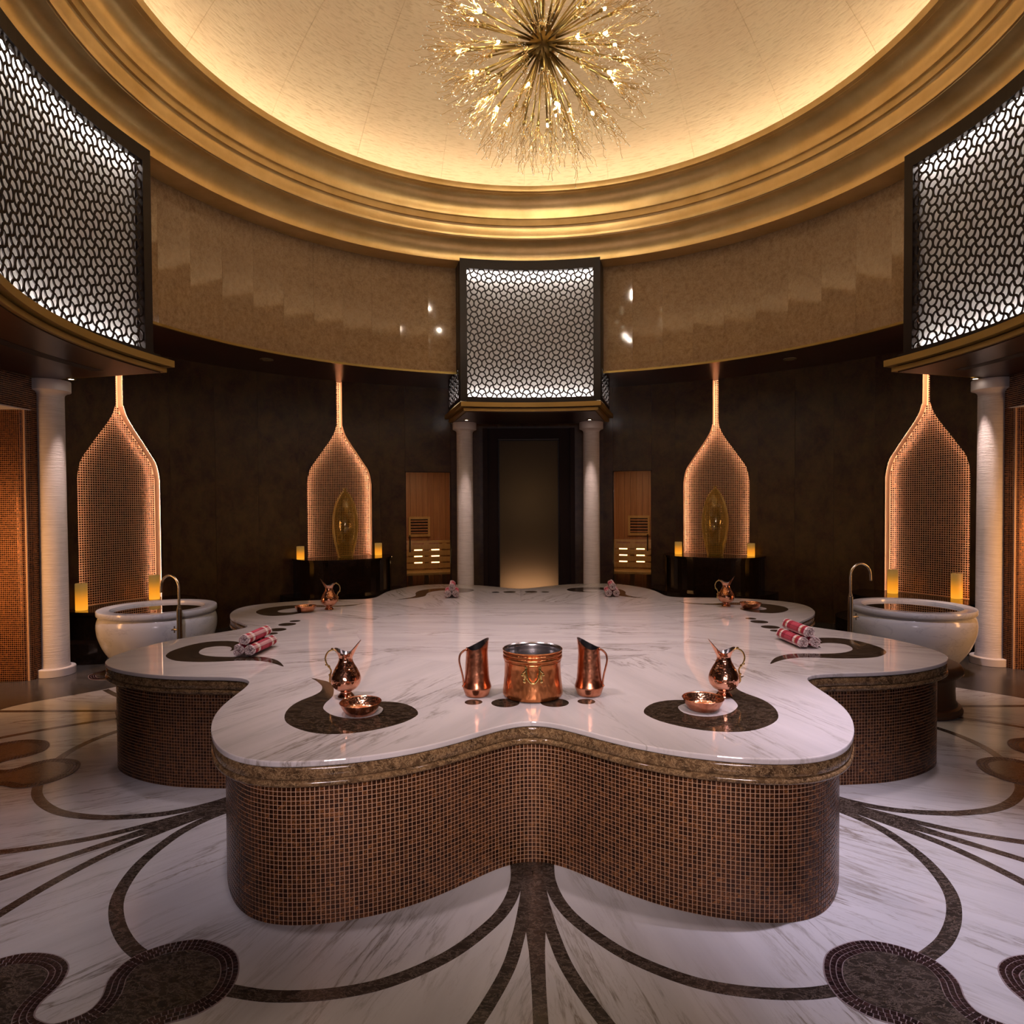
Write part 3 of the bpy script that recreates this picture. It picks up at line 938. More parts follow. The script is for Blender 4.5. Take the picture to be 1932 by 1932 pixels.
Z_LAT0, Z_LAT1 = 3.395, 5.50
def build_balcony(key, label):
    a0, a1 = BALC[key]
    root = empty('lattice_balcony', (0, 0, 0))
    tag(root, label, 'balcony', 'lattice balconies over the doorways')
    RF = 4.15
    fr = 0.105                                            # frame width (m)
    da = fr / RF / D2R
    # frame: bottom and top rails, posts
    m = MB()
    for z0, z1 in ((Z_LAT0, Z_LAT0 + .068), (Z_LAT1 - .115, Z_LAT1 + .03)):
        v, f = arc_sweep([(RF - .02, z0), (RF - .02, z1), (RF + .05, z1), (RF + .05, z0)], a0, a1, 24, True); m.add(v, f)
    for s, e in ((a0, a0 + da), (a1 - da, a1)):
        v, f = arc_sweep([(RF - .02, Z_LAT0 + .068), (RF - .02, Z_LAT1 - .1), (RF + .05, Z_LAT1 - .1), (RF + .05, Z_LAT0 + .068)], s, e, 2, True); m.add(v, f)
    m.build('frame', M['dark_metal'], root)
    zb, zt = Z_LAT0 + .066, Z_LAT1 - .112
    U = (a1 - a0 - 2 * da) * D2R * RF; H = zt - zb
    nu = 2 * round(U / .115); nv = 2 * round(H / .131)
    to3 = lambda u, v, d: polar(RF + d, a0 + da + u / RF / D2R, zb + v)
    v, f = lattice_mesh(U / nu, H / nv, nu + 1, nv + 1, to3, umax=U, vmax=H)
    o = me_obj('lattice_screen', v, f, M['dark_metal'], root)
    # white diffuser behind, lit by tubes along its top and bottom
    v, f = arc_sweep([(RF + .13, Z_LAT0), (RF + .13, Z_LAT1 + .03)], a0 + da * .5, a1 - da * .5, 24)
    me_obj('diffuser', v, f, M['diffuser'], root, True)
    for z in (zb - .012, zt + .012):
        v, f = arc_sweep([(RF + .055, z), (RF + .085, z), (RF + .085, z + .012), (RF + .055, z + .012)], a0 + da, a1 - da, 24, True)
        me_obj('light_tube', v, f, M['led_box'], root)
    # radial side lattices below the soffit
    for sg, aa in ((-1, a0), (1, a1)):
        RS0, RS1 = RF + .05, 5.28
        zs0, zs1 = Z_LAT0, Z_SOFF - .005
        U2, H2 = RS1 - RS0 - .12, zs1 - zs0 - .07
        nu2 = 2 * round(U2 / .115); nv2 = 2 * round(H2 / .131)
        def to3s(u, v, d, aa=aa, sg=sg):
            R_ = RS0 + .06 + u
            x, y, z = polar(R_, aa, zs0 + .06 + v)
            return (x - sg * d * math.cos(aa * D2R), y + sg * d * math.sin(aa * D2R), z)
        v, f = lattice_mesh(U2 / nu2, H2 / nv2, nu2 + 1, nv2 + 1, to3s, umax=U2, vmax=H2)
        so = me_obj('side_lattice', v, f, M['dark_metal'], root)
        m = MB()
        for (r0, r1, z0, z1) in ((RS0, RS1, zs0, zs0 + .06), (RS0, RS1, zs1 - .012, zs1), (RS0, RS0 + .06, zs0, zs1), (RS1 - .06, RS1, zs0, zs1), (RS0, R_DRUM + .03, zs1, Z_LAT1)):
            q = [to3s(r0 - RS0 - .06, z0 - zs0 - .06, -.004), to3s(r1 - RS0 - .06, z0 - zs0 - .06, -.004), to3s(r1 - RS0 - .06, z1 - zs0 - .06, -.004), to3s(r0 - RS0 - .06, z1 - zs0 - .06, -.004)]
            q2 = [to3s(r0 - RS0 - .06, z0 - zs0 - .06, .03), to3s(r1 - RS0 - .06, z0 - zs0 - .06, .03), to3s(r1 - RS0 - .06, z1 - zs0 - .06, .03), to3s(r0 - RS0 - .06, z1 - zs0 - .06, .03)]
            m.add(q + q2, [(0, 1, 2, 3), (7, 6, 5, 4), (0, 4, 5, 1), (1, 5, 6, 2), (2, 6, 7, 3), (3, 7, 4, 0)])
        m.build('side_frame', M['dark_metal'], so)
        q = [to3s(.10, 0, .10), to3s(U2, 0, .10), to3s(U2, H2, .10), to3s(.10, H2, .10)]
        me_obj('side_diffuser', q, [(0, 1, 2, 3)], M['diffuser'], so)
        q = [to3s(.06, .0, .03), to3s(U2, .0, .03), to3s(U2, .0, .085), to3s(.06, .0, .085)]
        me_obj('side_tube', q, [(0, 1, 2, 3)], M['led_box'], so)
    # stepped gilded ledge and soffit
    for nm, r0, z0, z1, ex, mm in (('ledge', 3.90, 3.285, 3.352, 0.5, M['ledge']), ('lower_ledge', 3.955, 3.226, 3.271, -0.2, M['ledge']), ('underside', 3.99, 3.215, 3.235, -0.9, M['soffit']), ('ledge_gap', 3.985, 3.23, 3.40, -0.9, M['dark_metal'])):
        v, f = arc_sweep([(r0, z0), (r0, z1), (5.42, z1), (5.42, z0)], a0 - ex, a1 + ex, 28, True)
        me_obj(nm, v, f, mm, root)
    return root
build_balcony('back', 'square lattice balcony with backlit screen above the two far columns')
lb = build_balcony('left', 'backlit lattice balcony over the left mosaic passage')
rb = build_balcony('right', 'backlit lattice balcony over the right mosaic passage')
for root, (a0, a1) in ((lb, (-100, -81)), (rb, (76, 96))):             # air slots under the side balconies
    v, f = arc_sweep([(4.45, 3.213), (4.58, 3.213), (4.58, 3.2145), (4.45, 3.2145)], a0, a1, 12, True)
    me_obj('air_slot', v, f, M['black'], root)

# ------------------------------------------------------------------ columns
def make_column():
    root = empty('stone_column')
    h = 3.213
    MB().lathe([(0.190, 0.0), (0.196, 0.004), (0.196, 0.080), (0.190, 0.088), (0.15, 0.09)], 40).build('base', M['column_smooth'], root, True)
    MB().lathe([(0.146, 0.088), (0.142, 0.12), (0.139, 1.6), (0.136, 3.05)], 40).build('shaft', M['column'], root, True)
    MB().lathe([(0.136, 3.045), (0.142, 3.065), (0.165, 3.085), (0.196, 3.095), (0.2, 3.10), (0.2, 3.205), (0.196, h)], 40).build('capital', M['column_smooth'], root, True)
    return root
COLS = [((-5.335, 1.21), 'white stone column beside the left mosaic passage'), ((-1.165, 5.17), 'pale stone column left of the frosted steam room door'),
        ((0.968, 5.20), 'pale stone column right of the frosted steam room door'), ((5.125, 1.66), 'white stone column beside the right mosaic passage')]
c0 = make_column()
for i, ((x, y), lb_) in enumerate(COLS):
    o = c0 if i == 0 else copy_tree(c0)
    o.location = (x, y, 0)
    tag(o, lb_, 'column', 'stone columns carrying the lattice balconies')

def make_downlight():
    root = empty('downlight')
    MB().lathe([(0.028, 0.0), (0.045, 0.0), (0.045, 0.012), (0.028, 0.012)], 20).build('bezel', M['antique_brass'], root, True)
    MB().lathe([(1e-4, 0.003), (0.028, 0.003)], 16).build('lens', M['lens'], root)
    return root
DL = [((-5.0, 1.08), 'small lit downlight under the left balcony near its column', (-5.335, 1.21)), ((-1.09, 4.72), 'small lit downlight in front of the left far column', (-1.165, 5.17)),
      ((0.905, 4.82), 'small lit downlight in front of the right far column', (0.968, 5.20)), ((4.86, 1.55), 'small lit downlight under the right balcony near its column', (5.125, 1.66))]
d0 = make_downlight()
for i, ((x, y), lb_, (cx_, cy_)) in enumerate(DL):
    o = d0 if i == 0 else copy_tree(d0)
    o.location = (x, y, 3.202)
    tag(o, lb_, 'light', 'downlights in the balcony undersides')
    light('column_spot', 'SPOT', (x, y, 3.19), 150, (1.0, 0.74, 0.66), ((x * .45 + cx_ * .55), (y * .45 + cy_ * .55), 0), .02, 36, 1.0)

# ------------------------------------------------------------------ mosaic passages left and right
def mosaic_patch(name, parent, P, rows_z0, rows_z1, path, mtile, mgrout, size=None):
    """tiles on a vertical wall following a 2D path (list of xy), room side = left of travel"""
    pts = np.array(path); seg = np.hypot(*np.diff(pts, axis=0).T); s = np.concatenate([[0], np.cumsum(seg)])
    n = int(s[-1] / P); sz = size or P * .82
    ss = (np.arange(n) + .5) * s[-1] / n
    x = np.interp(ss, s, pts[:, 0]); y = np.interp(ss, s, pts[:, 1])
    e = 0.004
    tx_ = np.interp(ss + e, s, pts[:, 0]) - np.interp(ss - e, s, pts[:, 0]); ty_ = np.interp(ss + e, s, pts[:, 1]) - np.interp(ss - e, s, pts[:, 1])
    l = np.hypot(tx_, ty_); tx_, ty_ = tx_ / l, ty_ / l
    nz = int((rows_z1 - rows_z0) / P)
    zz = rows_z0 + (np.arange(nz) + .5) * (rows_z1 - rows_z0) / nz
    X, Z = np.meshgrid(np.arange(n), zz); X = X.ravel(); Z = Z.ravel()
    c = np.stack([x[X], y[X], Z], -1); u = np.stack([tx_[X], ty_[X], 0 * Z], -1)
    nn = np.stack([-ty_[X], tx_[X], 0 * Z], -1); vv = np.tile([0, 0, 1.], (len(Z), 1))
    t = (rng.random((len(Z), 2)) - .5) * .12
    n2 = nn + u * t[:, :1] + vv * t[:, 1:]
    V, F = tile_arrays(c - nn * .0005, u, vv, n2, sz, sz, .004)
    o = link(name, np_mesh(name, V, F, mtile, rng.random(len(Z))), parent); o['kind'] = 'stuff'
    v = [(a, b, rows_z0) for a, b in path] + [(a, b, rows_z1) for a, b in path]; k = len(path)
    me_obj('grout_bed', v, [(i, i + 1, k + i + 1, k + i) for i in range(k - 1)], mgrout, parent)
    return o

def build_passage(side):
    sg = -1 if side == 'left' else 1
    yc = 0.91 if side == 'left' else 1.38
    xc = 5.385 if side == 'left' else 5.175
    root = empty('wall_%s' % side)
    tag(root, 'copper mosaic passage wall with rounded corner beside the %s column' % side, 'wall', kind='structure')
    r = 0.10
    path = [(sg * (xc + 1.9), yc), (sg * (xc + r), yc)]
    for i in range(1, 9):
        a = PI / 2 * i / 8
        path.append((sg * (xc + r - r * math.sin(a)), yc + r - r * math.cos(a)))
    path += [(sg * xc, yc + .34)]
    if side == 'left': path = path[::-1]
    # room side must be on the left of travel
    mosaic_patch('mosaic_tile', root, .021, 0.0, 2.87, path if side == 'left' else path, M['ntile'], M['pgrout'])
    MB().box(min(sg * (xc + .02), sg * (xc + 1.9)), max(sg * (xc + .02), sg * (xc + 1.9)), yc + .02 if side else 0, yc + .34, 0, 2.86).build('core', M['grout'], root)
    # lintel beam across the opening
    beam = empty('trim_%d' % (4 if side == 'left' else 5))
    tag(beam, 'dark mosaic beam spanning the %s passage under the balcony' % side, 'beam', kind='structure')
    lp = [(sg * (xc + .0), yc + .34), (sg * (xc + .0), -1.6)]
    if side == 'left': lp = lp[::-1]
    lp = lp[::-1] if side == 'left' else lp[::-1]
    mosaic_patch('mosaic_tile', beam, .021, 2.872, 3.215, lp if side == 'right' else lp, M['tile'], M['grout'])
    MB().box(min(sg * (xc + .006), sg * (xc + .3)), max(sg * (xc + .006), sg * (xc + .3)), -1.6, yc + .34, 2.874, 3.214).build('core', M['grout'], beam)
    cl = MB().box(min(sg * (xc + .0), sg * (xc + 2.0)), max(sg * (xc + .0), sg * (xc + 2.0)), -1.6, yc + .1, 2.862, 2.8715).build('ceiling_%s' % side, M['white_paint'])
    tag(cl, 'white plaster ceiling strip of the %s passage' % side, 'ceiling', kind='structure')
    p = (sg * (xc + .45), yc - 1.25, 1.3)
    light('passage_light', 'AREA', p, 30, (1.0, 0.47, 0.16), (sg * (xc + .5), yc, .9), .35, sy=1.2)
build_passage('left')
build_passage('right')

# ------------------------------------------------------------------ floor
def pat(R, deg, z=0.0):                # floor/platform pattern: deg from the front (-y) towards +x
    a = (deg + PATT_ROT) * D2R
    return (PATT_C[0] + R * math.sin(a), PATT_C[1] - R * math.cos(a), z)

floor = empty('floor', (0, 0, 0))
tag(floor, 'white veined marble floor inlaid with dark curving bands and mosaic flowers', 'floor', kind='structure')
v, f = arc_sweep([(1.0, -0.03), (8.2, -0.03)], 0, 360, 48)
me_obj('screed', v, [q[::-1] for q in f], M['fgrout'], floor)
for k in range(16):
    mid = 11.25 + 22.5 * k
    o = empty('tmp'); bpy.data.objects.remove(o)
    tw = math.radians((rng.random() - .5) * 34)
    pts = []
    for i in range(9): pts.append((4.80, -11.242 + 22.484 * i / 8))
    for i in range(9): pts.append((2.2, 11.242 - 22.484 * i / 8))
    # local frame: x = radial (vein direction), turned a little per slab
    ang = (mid + PATT_ROT) * D2R - PI / 2 + tw
    ca, sa = math.cos(-ang), math.sin(-ang)
    loc = []
    for R, d in pts:
        x, y, _ = pat(R, mid + d); x -= PATT_C[0]; y -= PATT_C[1]
        loc.append((x * ca - y * sa, x * sa + y * ca))
    so = MB().prism(loc[::-1] if False else loc, -0.03, 0.0).build('marble_slab', M['floor_marble'], floor)
    so.location = (PATT_C[0], PATT_C[1], 0); so.rotation_euler = (0, 0, ang)
    bm = bmesh.new(); bm.from_mesh(so.data); bmesh.ops.recalc_face_normals(bm, faces=bm.faces); bm.to_mesh(so.data); bm.free()

def ring_in(deg):                      # scalloped inner edge of the dark ring, bulging out at each stem
    d = (deg + 22.5) % 45 - 22.5
    return 4.16 + 0.60 * math.exp(-(d / 7.2) ** 2)
for k in range(16):
    a0, a1 = 22.5 * k + .03, 22.5 * (k + 1) - .03
    ds = [a0 + (a1 - a0) * i / 24 for i in range(25)]
    pts = [pat(ring_in(d), d)[:2] for d in ds] + [pat(8.0, d)[:2] for d in ds[::-1]]
    o = MB().prism(pts, -0.028, 0.0011).build('border_slab', M['ring_dark'], floor)
    bm = bmesh.new(); bm.from_mesh(o.data); bmesh.ops.recalc_face_normals(bm, faces=bm.faces); bm.to_mesh(o.data); bm.free()

def band(name, ctl, width, z, parent, k=8):
    pts = spline([pat(R, d)[:2] for R, d in ctl], k)
    P = np.array(pts); t = np.gradient(P, axis=0); t /= np.hypot(*t.T)[:, None]
    nn = np.stack([-t[:, 1], t[:, 0]], -1)
    ww = width if not hasattr(width, '__len__') else np.interp(np.linspace(0, 1, len(P)), np.linspace(0, 1, len(width)), width)[:, None]
    A = P + nn * ww / 2; B = P - nn * ww / 2
    m = len(P)
    v = [(x, y, z) for x, y in A] + [(x, y, z) for x, y in B] + [(x, y, -.004) for x, y in A] + [(x, y, -.004) for x, y in B]
    f = []
    for i in range(m - 1):
        f += [(i, m + i, m + i + 1, i + 1), (2 * m + i, i, i + 1, 2 * m + i + 1), (m + i, 3 * m + i, 3 * m + i + 1, m + i + 1)]
    return me_obj(name, v, f, M['floor_dark'], parent)
OUTER = [(2.40, 1.9), (2.53, 1.85), (2.70, 1.75), (2.88, 2.45), (3.04, 3.9), (3.24, 6.5), (3.41, 9.8), (3.51, 13.0), (3.575, 16.4), (3.60, 19.5)]
INNER = [(2.60, .55), (2.80, .75), (2.96, 1.05), (3.10, 1.4), (3.28, 2.0), (3.46, 3.0), (3.62, 4.05), (3.80, 5.4), (4.0, 7.0), (4.25, 9.2)]
for k in range(8):
    s = 45 * k
    band('stem_band', [(2.38 + .19 * q, s) for q in range(14)], [.13, .13, .12, .095, .065, .055, .055, .055, .055, .055, .055, .055, .055], .0010, floor, 4)
    for sg in (-1, 1):
        band('inner_band', [(R, s + sg * d) for R, d in INNER], .056, .0013, floor)
        band('outer_band', [(R, s + sg * d) for R, d in OUTER], .060, .0016, floor)

PETAL = [(.895, 0), (.875, .115), (.79, .215), (.68, .262), (.575, .235), (.50, .170), (.44, .148), (.39, .168), (.35, .202)]
def flower_outline():
    one = [(u, -v_) for u, v_ in PETAL[::-1]][:-1] + PETAL[:-1]
    pts = []
    for k in range(6):
        a = 60 * k * D2R
        for u, v_ in one:
            pts.append((u * math.cos(a) - v_ * math.sin(a), u * math.sin(a) + v_ * math.cos(a)))
    return spline(pts, 4, True)
def offset_poly(pts, d):
    P = np.array(pts); t = np.roll(P, -1, 0) - np.roll(P, 1, 0); t /= np.hypot(*t.T)[:, None]
    nn = np.stack([-t[:, 1], t[:, 0]], -1)       # inward for ccw
    return P + nn * d
FL_OUT = flower_outline()
near_tiles = []
def build_flower(ax):
    root = empty('mosaic_flower'); root.parent = floor
    ax -= .55
    cx_, cy_, _ = pat(4.30, ax)
    a = (ax + PATT_ROT) * D2R
    inw = np.array((-math.sin(a), math.cos(a))); lat = np.array((-inw[1], inw[0]))
    W_ = lambda P: np.array([cx_, cy_]) + np.outer(np.asarray(P)[:, 0], inw) + np.outer(np.asarray(P)[:, 1], lat)
    out = W_(FL_OUT)
    o = MB().prism([tuple(q) for q in out], -0.004, 0.0019).build('grout_bed', M['fgrout'], root)
    inner = W_(offset_poly(FL_OUT, .070))
    MB().prism([tuple(q) for q in inner], -0.004, 0.0036).build('marble_infill', M['floor_dark'], root)
    for r in range(3):
        L = offset_poly(FL_OUT, .0145 + r * .0215)
        Lc = np.vstack([L, L[:1]]); seg = np.hypot(*np.diff(Lc, axis=0).T); s = np.concatenate([[0], np.cumsum(seg)])
        n = int(s[-1] / .0215); ss = (np.arange(n) + .5) * s[-1] / n
        P = np.stack([np.interp(ss, s, Lc[:, 0]), np.interp(ss, s, Lc[:, 1])], -1)
        Q = np.stack([np.interp(ss + .002, s, Lc[:, 0]), np.interp(ss + .002, s, Lc[:, 1])], -1)
        Wp, Wq = W_(P), W_(Q); t = Wq - Wp; t /= np.hypot(*t.T)[:, None] + 1e-9
        for q, tt in zip(Wp, t): near_tiles.append((root, q[0], q[1], tt[0], tt[1]))
for ax in (-112.5, -67.5, -22.5, 22.5, 67.5, 112.5): build_flower(ax)
T = np.array([(x, y, tx_, ty_) for _, x, y, tx_, ty_ in near_tiles])
ang = np.degrees(np.arctan2(T[:, 0] - CAM[0], T[:, 1] - CAM[1]))
dep = T[:, 1] - CAM[1]
inview = (dep > 2.31) & (np.abs((T[:, 0] - CAM[0]) / np.maximum(dep, .1) - .0) < .80)
score = np.where(inview, -dep, -99)
pick = set(np.argsort(-score)[:290].tolist())
def one_tile(su, sv, th, mt, r, name):
    V, F = tile_arrays(np.zeros((1, 3)), np.array([[1., 0, 0]]), np.array([[0, 1., 0]]), np.array([[0, 0, 1.]]), su, sv, th, .95)
    return np_mesh(name, V, F, mt, np.array([r]))
FT = [one_tile(.0190, .0190, .0016, M['ftile'], r, 'mosaic_tile') for r in np.linspace(.05, .95, 8)]
byroot = {}
for i, (root, x, y, tx_, ty_) in enumerate(near_tiles):
    if i in pick:
        o = bpy.data.objects.new('mosaic_tile', FT[int(rng.integers(8))]); C.objects.link(o); o.parent = root
        o.location = (x, y, .0019); o.rotation_euler = (0, 0, math.atan2(ty_, tx_))
    else: byroot.setdefault(root, []).append((x, y, tx_, ty_))
for root, L in byroot.items():
    L = np.array(L); n = len(L)
    c = np.stack([L[:, 0], L[:, 1], np.full(n, .0019)], -1); u = np.stack([L[:, 2], L[:, 3], np.zeros(n)], -1); vv = np.stack([-L[:, 3], L[:, 2], np.zeros(n)], -1)
    V, F = tile_arrays(c, u, vv, np.tile([0, 0, 1.], (n, 1)), .0190, .0190, .0016, .93)
    o = link('mosaic_border', np_mesh('mosaic_border', V, F, M['ftile'], rng.random(n)), root); o['kind'] = 'stuff'

# ------------------------------------------------------------------ the platform
ZT = 0.75
RP = dict(R=2.92708, A=-0.353345, B=-0.038891, rot=0.0194707, C=-0.0173363, E2=0.0447606, E4=0.0218869)
def rose_xy(th, off=0.0):
    th = np.asarray(th, float)
    def base(t):
        r = RP['R'] + RP['A'] * np.cos(8 * t) + RP['B'] * np.cos(16 * t) + RP['C'] * np.cos(24 * t) + RP['E2'] * np.cos(2 * t) + RP['E4'] * np.cos(4 * t)
        return r * np.sin(t + RP['rot']), -r * np.cos(t + RP['rot'])
    x, y = base(th)
    e = 1e-4
    x1, y1 = base(th + e); x0, y0 = base(th - e)
    dx, dy = x1 - x0, y1 - y0; n = np.hypot(dx, dy)
    return np.stack([x - off * dy / n, y + off * dx / n], -1), np.stack([dx / n, dy / n], -1)

plat = empty('stone_platform', (PATT_C[0], PATT_C[1], 0))
tag(plat, 'large eight-lobed heated stone platform with white marble top and copper mosaic skirt', 'platform')
def sweep_rose(prof, n=1024):
    th = np.arange(n) / n * 2 * PI
    cols = [rose_xy(th, off)[0] for off, z in prof]
    m = len(prof); v = np.zeros((n, m, 3))
    for i, (off, z) in enumerate(prof): v[:, i, :2] = cols[i]; v[:, i, 2] = z
    idx = np.arange(n)[:, None] * m + np.arange(m - 1)[None]; nx = ((np.arange(n) + 1) % n)[:, None] * m + np.arange(m - 1)[None]
    F = np.stack([idx, nx, nx + 1, idx + 1], -1).reshape(-1, 4)[:, ::-1]
    return v.reshape(-1, 3), F
# marble top: a centre slab and eight lobe slabs
SEAM = 1.45
o = MB().prism([(SEAM * math.sin(2 * PI * i / 64), -SEAM * math.cos(2 * PI * i / 64)) for i in range(64)], ZT - .026, ZT).build('marble_slab', M['top_marble'], plat)
for k in range(8):
    t0, t1 = 45 * k * D2R, 45 * (k + 1) * D2R
    th = np.linspace(t0 + .0001, t1 - .0001, 97)
    rings = [(.0050, ZT), (.0014, ZT - .0016), (0, ZT - .006), (0, ZT - .020), (.0014, ZT - .0244), (.0050, ZT - .026)]
    mid = (t0 + t1) / 2 + RP['rot']; angv = mid - PI / 2 + (rng.random() - .5) * .5
    ca, sa = math.cos(-angv), math.sin(-angv)
    V = []; F = []
    for off, z in rings:
        xy, _ = rose_xy(th, off)
        V += [(x * ca - y * sa, x * sa + y * ca, z) for x, y in xy]
    n = 97
    for j in range(5):
        for i in range(n - 1): F.append((j * n + i, (j + 1) * n + i, (j + 1) * n + i + 1, j * n + i + 1))
    inn = []
    for z in (ZT, ZT - .026):
        for t in np.linspace(t1 - .0004, t0 + .0004, 9):
            x, y = SEAM * 1.0006 * math.sin(t + RP['rot']), -SEAM * 1.0006 * math.cos(t + RP['rot'])
            inn.append(len(V)); V.append((x * ca - y * sa, x * sa + y * ca, z))
    F.append(tuple(range(n)) + tuple(inn[:9]))
    F.append(tuple(range(5 * n, 6 * n))[::-1] + tuple(inn[9:])[::-1])
    F.append((0, inn[8], inn[17], 5 * n)); F.append((n - 1, 6 * n - 1, inn[9], inn[0]))
    so = me_obj('marble_slab', V, F, M['top_marble'], plat)
    so.rotation_euler = (0, 0, angv)
    bm = bmesh.new(); bm.from_mesh(so.data); bmesh.ops.recalc_face_normals(bm, faces=bm.faces); bm.to_mesh(so.data); bm.free()
# dark shadow joint, upper fascia and lower bullnose moulding
V, F = sweep_rose([(.05, ZT - .0255), (.012, ZT - .0255), (.012, ZT - .031), (.05, ZT - .031)])
me_obj('shadow_joint', V, F.tolist(), M['black'], plat)
V, F = sweep_rose([(.03, ZT - .0305), (.009, ZT - .031), (.005, ZT - .036), (.004, ZT - .078), (.008, ZT - .084), (.014, ZT - .0855)])
me_obj('fascia_moulding', V, F.tolist(), M['mould'], plat, True, 50)
pr = [(.014, ZT - .0858), (.0105, ZT - .0862)]
for i in range(9):
    a = PI * i / 8
    pr.append((.014 - .016 * math.sin(a), ZT - .102 + .0155 * math.cos(a)))
pr += [(.030, ZT - .119), (.052, ZT - .131), (.060, ZT - .139), (.0655, ZT - .140)]
V, F = sweep_rose(pr)
me_obj('lower_moulding', V, F.tolist(), M['mould'], plat, True, 50)
# skirt: grout bed and tiles
ZS = ZT - .139; OFF = .0653
V, F = sweep_rose([(OFF, ZS + .002), (OFF, 0.0)])
me_obj('grout_bed', V, F.tolist(), M['grout'], plat, True)
th = np.linspace(0, 2 * PI, 16001)
xy, tg = rose_xy(th, OFF); s = np.concatenate([[0], np.cumsum(np.hypot(*np.diff(xy, axis=0).T))])
ncol = int(s[-1] / .0204); nrow = 30
ss = (np.arange(ncol) + .5) * s[-1] / ncol
cx_ = np.interp(ss, s, xy[:, 0]); cy_ = np.interp(ss, s, xy[:, 1]); tx_ = np.interp(ss, s, tg[:, 0]); ty_ = np.interp(ss, s, tg[:, 1])
zz = (np.arange(nrow) + .5) * ZS / nrow
X, Zr = np.meshgrid(np.arange(ncol), zz); X = X.ravel(); Zr = Zr.ravel()
c = np.stack([cx_[X], cy_[X], Zr], -1); u = np.stack([tx_[X], ty_[X], 0 * Zr], -1); nn = np.stack([ty_[X], -tx_[X], 0 * Zr], -1)
vv = np.tile([0, 0, 1.], (len(Zr), 1))
wc = c + np.array([PATT_C[0], PATT_C[1], 0]); d = CAM - wc; dist = np.linalg.norm(d, axis=1)
facing = (d * nn).sum(1) / dist
big = np.where(facing > .15, facing / dist ** 2, 0)
pick = np.argsort(-big)[:290]; mask = np.zeros(len(c), bool); mask[pick] = True
tilt = (rng.random((len(c), 2)) - .5) * .07
n2 = nn + u * tilt[:, :1] + vv * tilt[:, 1:]
# columns of tiles come from sheets of differing tone
sheet = rng.random(ncol // 12 + 2)
rn = np.clip(rng.random(len(c)) * .75 + .25 * sheet[X // 12], 0, .999)
V, F = tile_arrays(c[~mask], u[~mask], vv[~mask], n2[~mask], .0172, .0172, .0022, .95)
o = link('mosaic_skirt', np_mesh('mosaic_skirt', V, F, M['tile'], rn[~mask]), plat); o['kind'] = 'stuff'
ST = [one_tile(.0172, .0172, .0022, M['tile'], r, 'mosaic_tile') for r in np.linspace(.04, .96, 10)]
for i in pick:
    o = bpy.data.objects.new('mosaic_tile', ST[min(9, int(rn[i] * 10))]); C.objects.link(o); o.parent = plat
    U, Vv, Nn_ = Vector(u[i]), Vector((0, 0, 1)), Vector(nn[i])
    o.matrix_local = Matrix(((U.x, 0, Nn_.x, c[i][0]), (U.y, 0, Nn_.y, c[i][1]), (0, 1, 0, c[i][2]), (0, 0, 0, 1)))
# inlays flush in the top
COMMA_A = [(2.205, -34.6), (2.212, -37.12), (2.235, -35.0), (2.281, -32.35), (2.324, -30.9), (2.385, -29.74), (2.461, -29.2), (2.55, -29.0), (2.638, -28.4), (2.733, -27.2), (2.813, -25.7), (2.865, -24.3), (2.90, -22.7), (2.921, -21.1), (2.928, -19.5), (2.905, -17.6), (2.849, -15.7), (2.766, -14.1), (2.665, -12.8), (2.57, -12.3), (2.513, -12.5), (2.449, -13.5), (2.391, -15.3), (2.372, -17.5), (2.395, -19.6), (2.445, -20.7), (2.452, -19.2), (2.476, -17.8), (2.517, -17.1), (2.587, -16.8), (2.651, -17.5), (2.688, -18.8), (2.688, -20.6), (2.667, -22.1), (2.627, -23.6), (2.591, -24.5), (2.52, -25.5), (2.44, -26.3), (2.373, -27.4), (2.264, -30.15), (2.208, -32.8)]
COMMA_B = [(2.191, 49.87), (2.17, 52.12), (2.162, 55.38), (2.191, 58.27), (2.245, 60.42), (2.325, 61.7), (2.415, 62.67), (2.506, 64.01), (2.576, 65.59), (2.619, 67.39), (2.631, 68.6), (2.629, 70.27), (2.6, 72.09), (2.53, 72.81), (2.467, 72.37), (2.423, 71.4), (2.409, 70.0), (2.41, 68.74), (2.419, 67.89), (2.389, 68.24), (2.352, 69.8), (2.345, 72.0), (2.364, 74.97), (2.429, 76.71), (2.515, 77.48), (2.619, 77.35), (2.708, 75.97), (2.784, 73.55), (2.835, 71.21), (2.849, 69.02), (2.846, 67.75), (2.822, 66.08), (2.777, 64.18), (2.709, 62.74), (2.622, 61.4), (2.514, 60.17), (2.405, 59.26), (2.299, 57.69), (2.228, 54.9), (2.201, 52.08)]
A_rel = [(R, d - 1.1) for R, d in COMMA_A]; B_rel = [(R, d - 1.1) for R, d in COMMA_B]
mir = lambda L: [(R, -d) for R, d in L]
rotp = lambda L, a: [(R, d + a) for R, d in L]
def inlay(name, L, k=3):
    pts = spline([(pat(R, d)[0] - PATT_C[0], pat(R, d)[1] - PATT_C[1]) for R, d in L], k, True)
    o = MB().prism(pts, ZT - .004, ZT + .0004).build(name, M['emperador'], plat)
    bm = bmesh.new(); bm.from_mesh(o.data); bmesh.ops.recalc_face_normals(bm, faces=bm.faces); bm.to_mesh(o.data); bm.free()
for L in (A_rel, mir(A_rel), rotp(A_rel, -90), mir(rotp(A_rel, -90)), B_rel, mir(B_rel), rotp(B_rel, 90), mir(rotp(B_rel, 90))):
    inlay('comma_inlay', L, 2)
